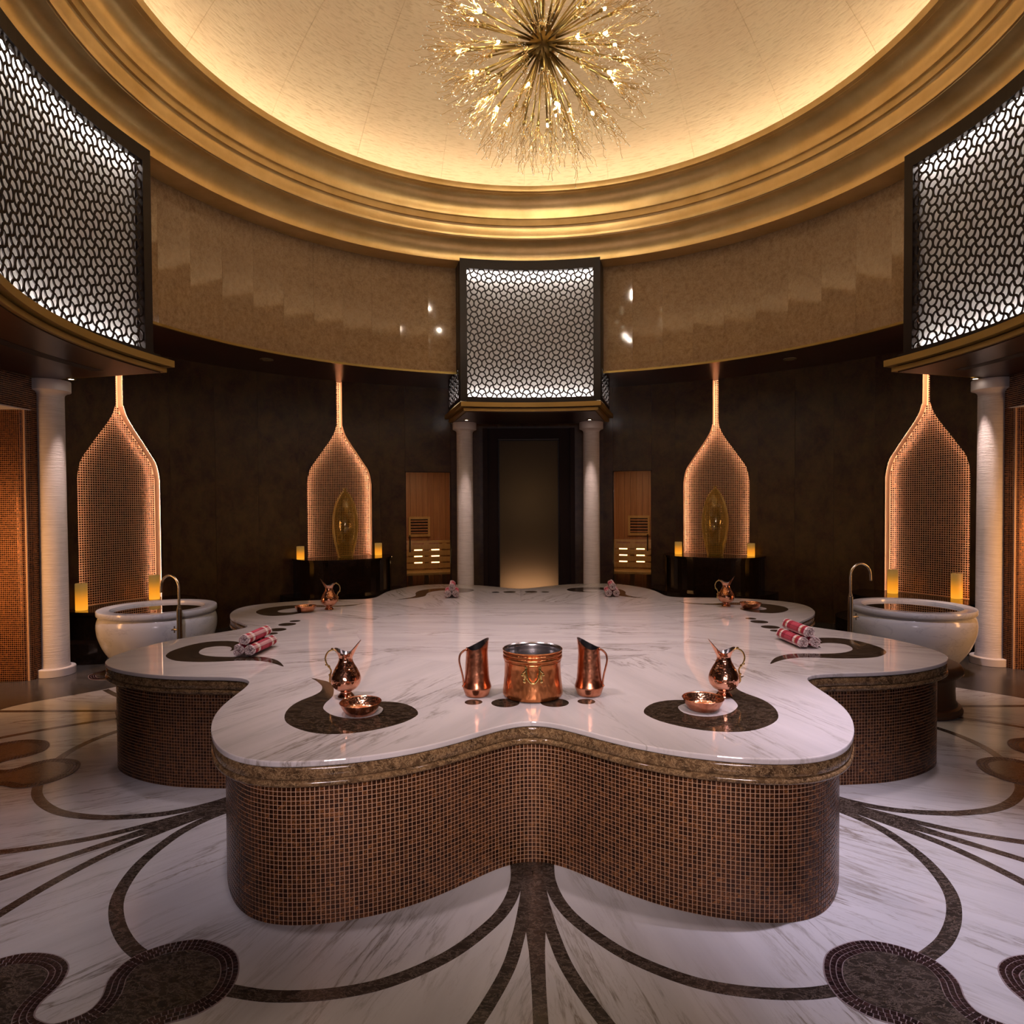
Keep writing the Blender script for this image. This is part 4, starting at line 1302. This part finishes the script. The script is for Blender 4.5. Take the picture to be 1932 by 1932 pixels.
for q in (0, 90, 180, 270):
    for d, r in ((-7.85, .049), (-3.4, .078), (3.4, .078), (7.85, .049)):
        Rr = 2.28 if q == 0 else (2.17 if q in (90, 270) else 2.26)
        x, y, _ = pat(Rr, q + d)
        MB().prism([(x - PATT_C[0] + r * math.cos(t), y - PATT_C[1] + r * math.sin(t)) for t in [2 * PI * i / 32 for i in range(32)]], ZT - .004, ZT + .0004).build('dot_inlay', M['emperador'], plat)

# ------------------------------------------------------------------ copper ware on the platform
ZI = ZT + .0006
def spouted(prof, seg, rim_h, rim_out, i_rim):
    """lathe whose upper rings rise and lean out towards +x"""
    v = []; f = []; n = len(prof)
    for j in range(seg):
        a = 2 * PI * j / seg
        for i, (r, z) in enumerate(prof):
            wgt = 0 if i < i_rim else ((i - i_rim + 1) / (n - i_rim)) ** 1.3
            rr = r + wgt * rim_out(a); zz_ = z + wgt * rim_h(a)
            v.append((rr * math.cos(a), rr * math.sin(a) * (1 - .25 * wgt * max(0, math.cos(a))), zz_))
    for j in range(seg):
        k = (j + 1) % seg
        for i in range(n - 1): f.append((j * n + i, k * n + i, k * n + i + 1, j * n + i + 1))
    f.append(tuple(j * n for j in range(seg))[::-1])
    return v, f

def make_ewer():
    root = empty('ewer')
    prof = spline([(.044, 0), (.046, .006), (.034, .022), (.030, .032), (.056, .048), (.076, .070), (.084, .098), (.080, .125), (.064, .160), (.048, .188), (.0395, .210), (.0385, .228)], 3)
    body = MB().lathe(prof, 40, (True, False))
    body.build('body', M['copper'], root, True, 60)
    ph = lambda a: .075 * max(0, math.cos(a)) ** 4 + .030 * max(0, -math.cos(a)) ** 2 + .004
    po = lambda a: .045 * max(0, math.cos(a)) ** 4 + .016 * max(0, -math.cos(a)) ** 2 + .003
    rim = [(.0385, .226), (.0392, .232), (.040, .238), (.041, .243), (.042, .247)]
    v, f = spouted(rim, 40, ph, po, 1); f.pop()
    me_obj('lip', v, f, M['jug_copper'] if False else M['copper'], root, True)
    v, f = spouted([(r - .0012, z) for r, z in rim], 40, ph, po, 1); f.pop()
    v2 = [(x * .97, y * .97, z) for x, y, z in v]
    me_obj('tinned_lining', v2, [q[::-1] for q in f], M['tin'], root, True)
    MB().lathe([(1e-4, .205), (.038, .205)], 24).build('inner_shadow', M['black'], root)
    h = spline([(-.050, 0, .262), (-.070, 0, .272), (-.098, 0, .258), (-.112, 0, .228), (-.108, 0, .196), (-.092, 0, .172), (-.082, 0, .150), (-.088, 0, .120), (-.090, 0, .092), (-.080, 0, .078)], 4)
    m = MB().tube(h, .0048, 8)
    m.sphere((-.094, 0, .176), .008, 8, 5); m.sphere((-.074, 0, .274), .0085, 8, 5); m.sphere((-.050, 0, .260), .007, 8, 5); m.sphere((-.090, 0, .128), .007, 8, 5); m.sphere((-.109, 0, .186), .006, 8, 5)
    m.build('handle', M['brass'], root, True)
    return root
E0 = make_ewer()
EW = [((-1.173, -2.165), 0.12, 'hammered copper ewer behind the copper bowl, spout to the right, on the front left lobe'), ((0.967, -2.150), PI - .12, 'hammered copper ewer behind the copper bowl, spout to the left, on the front right lobe'),
      ((-2.206, 0.933), PI + .35, 'hammered copper ewer at the far edge, in front of the left vase plinth'), ((1.967, 1.078), -.35, 'hammered copper ewer at the far edge, in front of the right vase plinth')]
for i, ((x, y), rz, lb_) in enumerate(EW):
    o = E0 if i == 0 else copy_tree(E0)
    o.location = (x, y, ZI); o.rotation_euler = (0, 0, rz)
    tag(o, lb_, 'ewer', 'copper ewers on the platform')

def make_bowl():
    root = empty('copper_bowl')
    MB().lathe([(1e-4, .004), (.055, .004), (.072, .0), (.076, .004), (.084, .012), (.095, .032), (.105, .054), (.109, .060), (.107, .062), (.103, .0585)], 48).build('outer_wall', M['jug_copper'], root, True, 50)
    MB().lathe([(.1035, .0588), (.0985, .050), (.090, .026), (.083, .014), (.07, .011), (1e-4, .011)], 48).build('inner_wall', M['bowl_copper'], root, True, 50)
    return root
B0 = make_bowl()
BW = [((-1.017, -2.452), 'shallow hammered copper bowl on the dark comma inlay of the front left lobe'), ((0.789, -2.378), 'shallow hammered copper bowl on the dark comma inlay of the front right lobe'),
      ((-2.41, 0.801), 'shallow copper bowl beside the far left ewer'), ((2.173, 0.935), 'shallow copper bowl beside the far right ewer')]
for i, ((x, y), lb_) in enumerate(BW):
    o = B0 if i == 0 else copy_tree(B0)
    o.location = (x, y, ZI)
    tag(o, lb_, 'bowl', 'copper bowls on the platform')

def make_jug():
    root = empty('copper_jug')
    prof = spline([(.060, 0), (.068, .006), (.076, .030), (.082, .048), (.080, .060), (.073, .085), (.069, .120), (.066, .170), (.0635, .215), (.062, .238)], 3)
    b = MB().lathe(prof, 40, (True, False)); b.build('body', M['jug_copper'], root, True, 60)
    rh = lambda a: .058 * (0.5 + 0.5 * math.cos(a)) ** 2.2 + .014 * max(0, -math.cos(a)) ** 6
    ro = lambda a: .010 * max(0, math.cos(a)) ** 3
    rim = [(.062, .236), (.0615, .244), (.061, .252), (.0607, .260), (.0605, .266)]
    v, f = spouted(rim, 40, rh, ro, 1); f.pop(); me_obj('lip', v, f, M['jug_copper'], root, True)
    v, f = spouted([(r - .0015, z) for r, z in rim], 40, rh, ro, 1); f.pop()
    me_obj('tinned_lining', v, [q[::-1] for q in f], M['tin'], root, True)
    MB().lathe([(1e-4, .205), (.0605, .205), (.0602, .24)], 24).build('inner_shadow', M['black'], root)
    h = spline([(-.058, 0, .262), (-.075, 0, .262), (-.098, 0, .240), (-.104, 0, .205), (-.096, 0, .165), (-.085, 0, .120), (-.080, 0, .085), (-.079, 0, .058)], 4)
    m = MB().tube(h, [.0055] * len(h), 8); m.v = [(x, y * 1.6, z) for x, y, z in m.v]
    m.build('handle', M['jug_copper'], root, True)
    m = MB(); m.sphere((-.060, 0, .268), .007, 8, 5); m.sphere((-.081, 0, .06), .008, 8, 5); m.build('rivet', M['jug_copper'], root, True)
    return root
J0 = make_jug()
for i, ((x, y), rz, lb_) in enumerate([((-.429, -2.128), 0.35, 'tall copper jug with its handle to the left, left of the cauldron'), ((.212, -2.118), PI - .35, 'tall copper jug with its handle to the right, right of the cauldron')]):
    o = J0 if i == 0 else copy_tree(J0)
    o.location = (x, y, ZI); o.rotation_euler = (0, 0, rz)
    tag(o, lb_, 'jug', 'copper jugs beside the cauldron')

def make_cauldron():
    root = empty('copper_cauldron', (-.111, -2.128, ZI))
    tag(root, 'wide beaten copper cauldron with brass drop handles between two jugs', 'cauldron')
    prof = [(.150, 0), (.163, .004), (.170, .014), (.171, .030), (.166, .070), (.161, .120), (.159, .170), (.160, .200), (.163, .204), (.161, .209), (.163, .213)]
    for i in range(9):
        a = PI * i / 8; prof.append((.162 + .007 * math.sin(a), .226 - .012 * math.cos(a)))
    prof += [(.163, .240)]
    for i in range(7):
        a = PI * i / 6; prof.append((.163 + .006 * math.sin(a), .248 - .008 * math.cos(a)))
    prof += [(.164, .258), (.170, .264), (.171, .268), (.168, .270)]
    b = MB().lathe(prof, 56, (True, False)); b.build('body', M['pot_copper'], root, True, 50)
    b = MB().lathe([(.168, .2695), (.160, .262), (.157, .250), (.158, .238), (.156, .226), (.154, .205), (.153, .12), (.150, .02), (1e-4, .02)], 56); b.build('tinned_lining', M['tin'], root, True, 50)
    for sg in (-1, 1):
        h = empty('drop_handle'); h.parent = root; h.location = (0, sg * .167, -.050); h.scale = (1.3, 1.15, 1.28); h.rotation_euler = (0, 0, 0 if sg < 0 else PI)
        p = spline([(-.030, -.004, .192), (-.027, -.010, .170), (-.022, -.013, .148), (-.010, -.013, .132), (0, -.013, .128), (.010, -.013, .132), (.022, -.013, .148), (.027, -.010, .170), (.030, -.004, .192)], 4)
        MB().tube(p, .0048, 8).build('bail', M['brass'], h, True)
        m = MB()
        for q in (-1, 1):
            m.tube(spline([(q * .030, .002, .197), (q * .026, -.006, .190), (q * .033, -.008, .180), (q * .040, -.006, .172), (q * .034, -.004, .160), (q * .034, .0, .140)], 3), .0045, 6)
            m.sphere((q * .030, -.002, .196), .0065, 8, 5); m.sphere((q * .036, -.002, .136), .008, 8, 6, 1.3); m.sphere((q * .044, -.002, .164), .007, 8, 5); m.sphere((q * .024, -.004, .160), .006, 8, 5)
        m.build('bracket', M['brass'], h, True)
make_cauldron()

# ------------------------------------------------------------------ rolled towels
def towel_mesh(seed, length=.37, r0=.043):
    rg = random.Random(seed)
    turns = 3.4; n = 84; th_ = .0058
    ph = rg.random() * 6.28
    path = []
    for i in range(n + 1):
        t = i / n; a = ph + t * turns * 2 * PI
        r = .006 + (r0 - .006 - th_ / 2) * t + .0010 * math.sin(a * 3 + seed)
        path.append((r * math.cos(a), r * math.sin(a)))
    P = np.array(path); tg_ = np.gradient(P, axis=0); tg_ /= np.hypot(*tg_.T)[:, None]; nn_ = np.stack([tg_[:, 1], -tg_[:, 0]], -1)
    s_ = np.concatenate([[0], np.cumsum(np.hypot(*np.diff(P, axis=0).T))])
    L = 11
    V = []; UV = []
    for side in (1, -1):
        for j in range(L):
            u_ = j / (L - 1)
            for i in range(n + 1):
                q = P[i] + nn_[i] * side * th_ / 2
                wob = 1 + .02 * math.sin(u_ * 7 + seed)
                edge = .006 * math.sin(i * .9 + seed) if j in (0, L - 1) else 0
                V.append((q[0] * wob, -length / 2 + length * u_ + edge, q[1] * wob)); UV.append((u_, s_[i]))
    m = n + 1; off = m * L; F = []
    for j in range(L - 1):
        for i in range(n):
            a, b, c_, d_ = j * m + i, j * m + i + 1, (j + 1) * m + i + 1, (j + 1) * m + i
            F.append((a, b, c_, d_)); F.append((off + a, off + d_, off + c_, off + b))
    for i in range(n):
        F.append((i, off + i, off + i + 1, i + 1)); a = (L - 1) * m
        F.append((a + i, a + i + 1, off + a + i + 1, off + a + i))
    for j in range(L - 1):
        for e in (0, n):
            a = j * m + e; F.append((a, a + m, off + a + m, off + a))
    me = bpy.data.meshes.new('rolled_cloth'); me.from_pydata(V, [], F)
    uvl = me.uv_layers.new(name='UVMap')
    li = np.zeros(len(me.loops), np.int32); me.loops.foreach_get('vertex_index', li)
    uvl.data.foreach_set('uv', np.array(UV, np.float32)[li].ravel())
    me.polygons.foreach_set('use_smooth', [True] * len(me.polygons))
    me.materials.append(M['towel']); me.update()
    # fringe: short threads round both ends
    fm = MB()
    for e in (-1, 1):
        for i in range(46, n + 1, 2):
            x, z = P[i]
            d = .008 + .006 * rg.random()
            fm.tube([(x, e * (length / 2 - .002), z), (x * 1.03 + (rg.random() - .5) * .006, e * (length / 2 + d), z * .98 - .003 * rg.random())], .0011, 3, False)
    fmm = bpy.data.meshes.new('fringe'); fmm.from_pydata(fm.v, [], fm.f); fmm.materials.append(M['fringe'])
    return me, fmm
TW = [towel_mesh(k) for k in range(4)]
def towel_pile(x, y, rz, where):
    r = .0445
    pos = [(-r, r, 'bottom left roll of the red plaid towels ' + where), (r, r, 'bottom right roll of the red plaid towels ' + where), (.002, r * 2.70, 'top roll of the red plaid towels ' + where)]
    for i, (dx, dz, lb_) in enumerate(pos):
        me, fm = TW[int(rng.integers(4))]
        o = link('rolled_towel', me)
        o.location = (x + dx * math.cos(rz), y + dx * math.sin(rz), ZI + dz + .0015)
        o.rotation_euler = (0, (rng.random() - .5) * 2.0, rz) if False else (0, 0, rz + (rng.random() - .5) * .02)
        link('fringe', fm, o)['kind'] = 'stuff'
        tag(o, lb_, 'towel', 'rolled towels ' + where)
towel_pile(-2.170, -1.01, -.06, 'on the left lobe of the platform')
towel_pile(1.955, -.76, .06, 'on the right lobe of the platform')
towel_pile(-1.03, 1.93, .10, 'at the far left of the frosted door')
towel_pile(.876, 1.98, -.06, 'at the far right of the frosted door')

# ------------------------------------------------------------------ vases and candles on the plinths
def make_vase():
    root = empty('amber_vase')
    out = spline([(.115, 0), (.125, .008), (.150, .12), (.190, .30), (.212, .48), (.205, .66), (.165, .86), (.105, 1.00), (.05, 1.075), (.026, 1.10), (.026, 1.12), (.046, 1.138)], 4)
    inn = [(max(r - .012, .004), z + (.02 if i < 3 else 0)) for i, (r, z) in enumerate(out)]
    prof = [(1e-4, 0)] + out
    MB().lathe(prof, 48).build('glass_body', M['amber'], root, True, 80)
    return root
V0 = make_vase()
for i, ((x, y), lb_) in enumerate([((-3.136, 4.923), 'tall amber glass teardrop vase in the niche left of the doorway'), ((2.965, 4.94), 'tall amber glass teardrop vase in the niche right of the doorway')]):
    o = V0 if i == 0 else copy_tree(V0)
    o.location = (x, y, .981); o.rotation_euler = (0, 0, i * 1.3)
    tag(o, lb_, 'vase', 'amber vases in the niches')

def make_candle(r, h):
    root = empty('pillar_candle')
    MB().lathe([(r * .96, 0), (r, .006), (r, h - .006), (r * .94, h), (r * .82, h - .012), (1e-4, h - .018)], 28).build('wax', M['wax'], root, True, 50)
    MB().tube([(0, 0, h - .019), (.002, 0, h + .004)], .0025, 5).build('wick', M['black'], root)
    return root
CS, CL = make_candle(.060, .205), make_candle(.066, .325)
used = {}
for proto, xy_, z, lb_ in [
        (CS, (-3.754, 4.535), .981, 'short glowing pillar candle at the left end of the left vase plinth'), (CS, (-2.684, 5.352), .981, 'short glowing pillar candle at the right end of the left vase plinth'),
        (CS, (2.453, 5.311), .981, 'short glowing pillar candle at the left end of the right vase plinth'), (CS, (3.505, 4.802), .981, 'short glowing pillar candle at the right end of the right vase plinth'),
        (CL, (-5.567, 1.993), .581, 'tall glowing candle left of the left basin by the column'), (CL, (-5.20, 2.92), .581, 'tall glowing candle behind the left basin by its tap'),
        (CL, (4.932, 3.286), .581, 'tall glowing candle behind the right basin, nearer its tap'), (CL, (5.47, 2.767), .581, 'tall glowing candle behind the right basin by the column')]:
    o = copy_tree(proto) if proto in used else proto
    used[proto] = 1
    o.location = (xy_[0], xy_[1], z)
    tag(o, lb_, 'candle', 'glowing pillar candles on the plinths')

# ------------------------------------------------------------------ basins and taps
def make_basin():
    root = empty('stone_basin')
    out = spline([(.30, 0), (.36, .012), (.50, .12), (.61, .26), (.672, .40), (.690, .50), (.686, .57), (.668, .615)], 4)
    MB().lathe(out + [(.655, .622), (.655, .640)], 72).build('bowl', M['basin'], root, True, 40)
    MB().lathe([(.655, .640), (.684, .642), (.690, .650), (.690, .690), (.684, .700), (.560, .702), (.545, .695), (.535, .66), (.46, .40), (.25, .22), (1e-4, .20)], 72).build('rim', M['basin'], root, True, 40)
    MB().lathe([(1e-4, .672), (.5385, .672)], 64).build('water', M['water'], root)
    return root
BS0 = make_basin()
for i, ((x, y), lb_) in enumerate([((-4.32, 1.47), 'round white stone basin behind the left lobe, full of water'), ((4.10, 1.43), 'round white stone basin behind the right lobe, full of water')]):
    o = BS0 if i == 0 else copy_tree(BS0)
    o.location = (x, y, 0.0015); o.rotation_euler = (0, 0, i * .7); o.scale = (.88, .88, 1.0)
    tag(o, lb_, 'basin', 'white stone basins')

def make_tap(top):
    root = empty('standing_tap')
    MB().lathe([(.045, 0), (.045, .012), (.027, .014), (.027, top - .36), (.020, top - .355), (.020, top - .33)], 24).build('body', M['steel'], root, True, 40)
    R_ = .125
    pts = [(0, 0, top - .36), (0, 0, top - R_ - .03)] + [(R_ - R_ * math.cos(a), 0, top - R_ + R_ * math.sin(a) - .014) for a in [PI * i / 14 for i in range(15)]] + [(2 * R_ + .004, 0, top - R_ - .075)]
    MB().tube(pts, .0135, 12).build('spout', M['steel'], root, True)
    for z in (top - .58, top - .80):
        v_ = MB().tube([(0, 0, z), (.075, 0, z)], .011, 10)
        vo = v_.build('valve', M['steel'], root, True)
        m = MB(); m.tube([(.072, -.035, z), (.072, .035, z)], .006, 8); m.tube([(.072, 0, z - .035), (.072, 0, z + .035)], .006, 8); m.tube([(.062, 0, z), (.088, 0, z)], .012, 10)
        m.build('cross_handle', M['steel'], vo, True)
    return root
t1 = make_tap(1.125); t1.location = (-3.77, .89, .0015); t1.rotation_euler = (0, 0, PI - .35)
tag(t1, 'gooseneck standing tap in front of the left basin', 'tap', 'gooseneck standing taps')
t2 = make_tap(1.20); t2.location = (3.30, 1.15, .0015); t2.rotation_euler = (0, 0, .25)
tag(t2, 'gooseneck standing tap beside the right basin', 'tap', 'gooseneck standing taps')

# ------------------------------------------------------------------ round step stools
def make_stool():
    root = empty('round_step')
    MB().lathe([(.37, 0), (.385, .01), (.39, .035), (.375, .065), (.35, .075), (.345, .095)], 48).build('base', M['stool'], root, True, 30)
    MB().lathe([(.345, .09), (.335, .11), (.33, .20), (.335, .30), (.345, .32)], 48).build('drum', M['stool'], root, True, 30)
    MB().lathe([(.345, .315), (.375, .335), (.392, .36), (.392, .385), (.37, .42), (.345, .43), (1e-4, .435)], 48).build('top', M['stool'], root, True, 40)
    return root
s0 = make_stool(); s0.location = (3.30, .05, .0012)
tag(s0, 'round brown step stool beside the right lobe of the platform', 'stool', 'round step stools')
s1 = copy_tree(s0); s1.location = (-3.42, -.02, .0012)
tag(s1, 'round brown step stool almost hidden beyond the left lobe of the platform', 'stool', 'round step stools')

# ------------------------------------------------------------------ detectors on the soffit
for i, ((x, y), lb_) in enumerate([((-3.83, 3.457), 'round detector on the dark soffit left of the back balcony'), ((3.705, 3.771), 'round detector on the dark soffit right of the back balcony')]):
    r = empty('ceiling_detector', (x, y, Z_SOFF))
    MB().lathe([(.085, -.012), (.09, -.008), (.09, 0)], 32).build('plate', M['disc'], r, True, 30)
    MB().lathe([(1e-4, -.020), (.05, -.018), (.06, -.011)], 24).build('cover', M['disc'], r, True, 30)
    tag(r, lb_, 'detector', 'round detectors on the soffit')

# ------------------------------------------------------------------ chandelier
def build_chandelier():
    H = Vector((0.03, 0.0, 5.895))
    root = empty('burst_chandelier', H); root.scale = (1.07, 1.07, 1.07)
    tag(root, 'starburst brass chandelier of long rods ending in glowing wavy wire tassels', 'chandelier')
    m = MB(); m.sphere((0, 0, 0), .115, 28, 18); m.build('hub', M['antique_brass'], root, True)
    MB().tube([(0, 0, .10), (0, 0, 2.36)], .018, 10).build('hanging_rod', M['antique_brass'], root, True)
    MB().lathe([(.12, 2.33), (.12, 2.35), (.02, 2.37)], 24).build('ceiling_rose', M['antique_brass'], root, True)
    def arm_mesh(L):
        mb = MB().tube([(0, 0, .10), (0, 0, L)], .0075, 8)
        mb.lathe([(.0075, L - .012), (.014, L - .008), (.016, L + .008), (.012, L + .026), (.009, L + .026)], 10)
        me = bpy.data.meshes.new('arm'); me.from_pydata(mb.v, [], mb.f); me.materials.append(M['antique_brass']); me.polygons.foreach_set('use_smooth', [True] * len(me.polygons))
        return me
    def tassel_mesh(seed, L, lit):
        rg = random.Random(seed); mb = MB(); bd = MB()
        for k in range(12):
            az = rg.random() * 6.28; spread = .02 + .13 * math.sqrt(rg.random()); ln = .24 + .20 * rg.random(); ph = rg.random() * 6.28; amp = .006 + .008 * rg.random(); wl = 5 + 4 * rg.random()
            pts = []
            for i in range(13):
                t = i / 12; w_ = amp * math.sin(ph + t * wl * 2.2) * min(1, t * 5); w2 = amp * math.cos(ph * 1.7 + t * wl * 1.9) * min(1, t * 5)
                rr = .006 + spread * t ** 1.25
                pts.append((rr * math.cos(az) + w_, rr * math.sin(az) + w2, L + .015 + ln * t))
            mb.tube(pts, .0017, 3, False)
            bd.sphere(pts[-1], .0052, 6, 4)
            if rg.random() < .5: bd.sphere(pts[8], .0045, 6, 4)
        a = bpy.data.meshes.new('wire_tassel'); a.from_pydata(mb.v, [], mb.f); a.materials.append(M['brass'])
        b = bpy.data.meshes.new('crystal_bead'); b.from_pydata(bd.v, [], bd.f); b.materials.append(M['crystal']); b.polygons.foreach_set('use_smooth', [True] * len(b.polygons))
        return a, b
    lens_ = [.50, .56, .61, .66]
    AM = [arm_mesh(L) for L in lens_]
    TM = [[tassel_mesh(10 * i + s, L, False) for s in range(3)] for i, L in enumerate(lens_)]
    bulbs = []
    for L in lens_:
        mb = MB().sphere((0, 0, L + .045), .011, 10, 7, 1.9)
        me = bpy.data.meshes.new('bulb'); me.from_pydata(mb.v, [], mb.f); me.materials.append(M['bulb']); me.polygons.foreach_set('use_smooth', [True] * len(me.polygons)); bulbs.append(me)
    NA = 104; k = 0
    ga = PI * (3 - math.sqrt(5))
    for i in range(NA):
        z = 1 - 2 * (i + .5) / NA
        if z > .93: continue
        r = math.sqrt(1 - z * z); a = ga * i + (rng.random() - .5) * .25
        d = Vector((r * math.cos(a), r * math.sin(a), z + (rng.random() - .5) * .08)).normalized()
        li = int(rng.integers(4))
        o = link('arm', AM[li], root); o.rotation_euler = d.to_track_quat('Z', 'Y').to_euler()
        t_, b_ = TM[li][int(rng.integers(3))]
        q = link('wire_tassel', t_, o); q['kind'] = 'stuff'; link('crystal_bead', b_, o)['kind'] = 'stuff'
        if i % 3 == 0:
            link('bulb', bulbs[li], o)
            if i % 9 == 0:
                p = H + d * (lens_[li] + .09) * 1.07
                light('bulb_light', 'POINT', p, 17, (1.0, .84, .64), None, .008)
M['crystal'] = plain('crystal_bead', (0.95, 0.92, 0.85), 0.06, 0.0, 1.0)
build_chandelier()
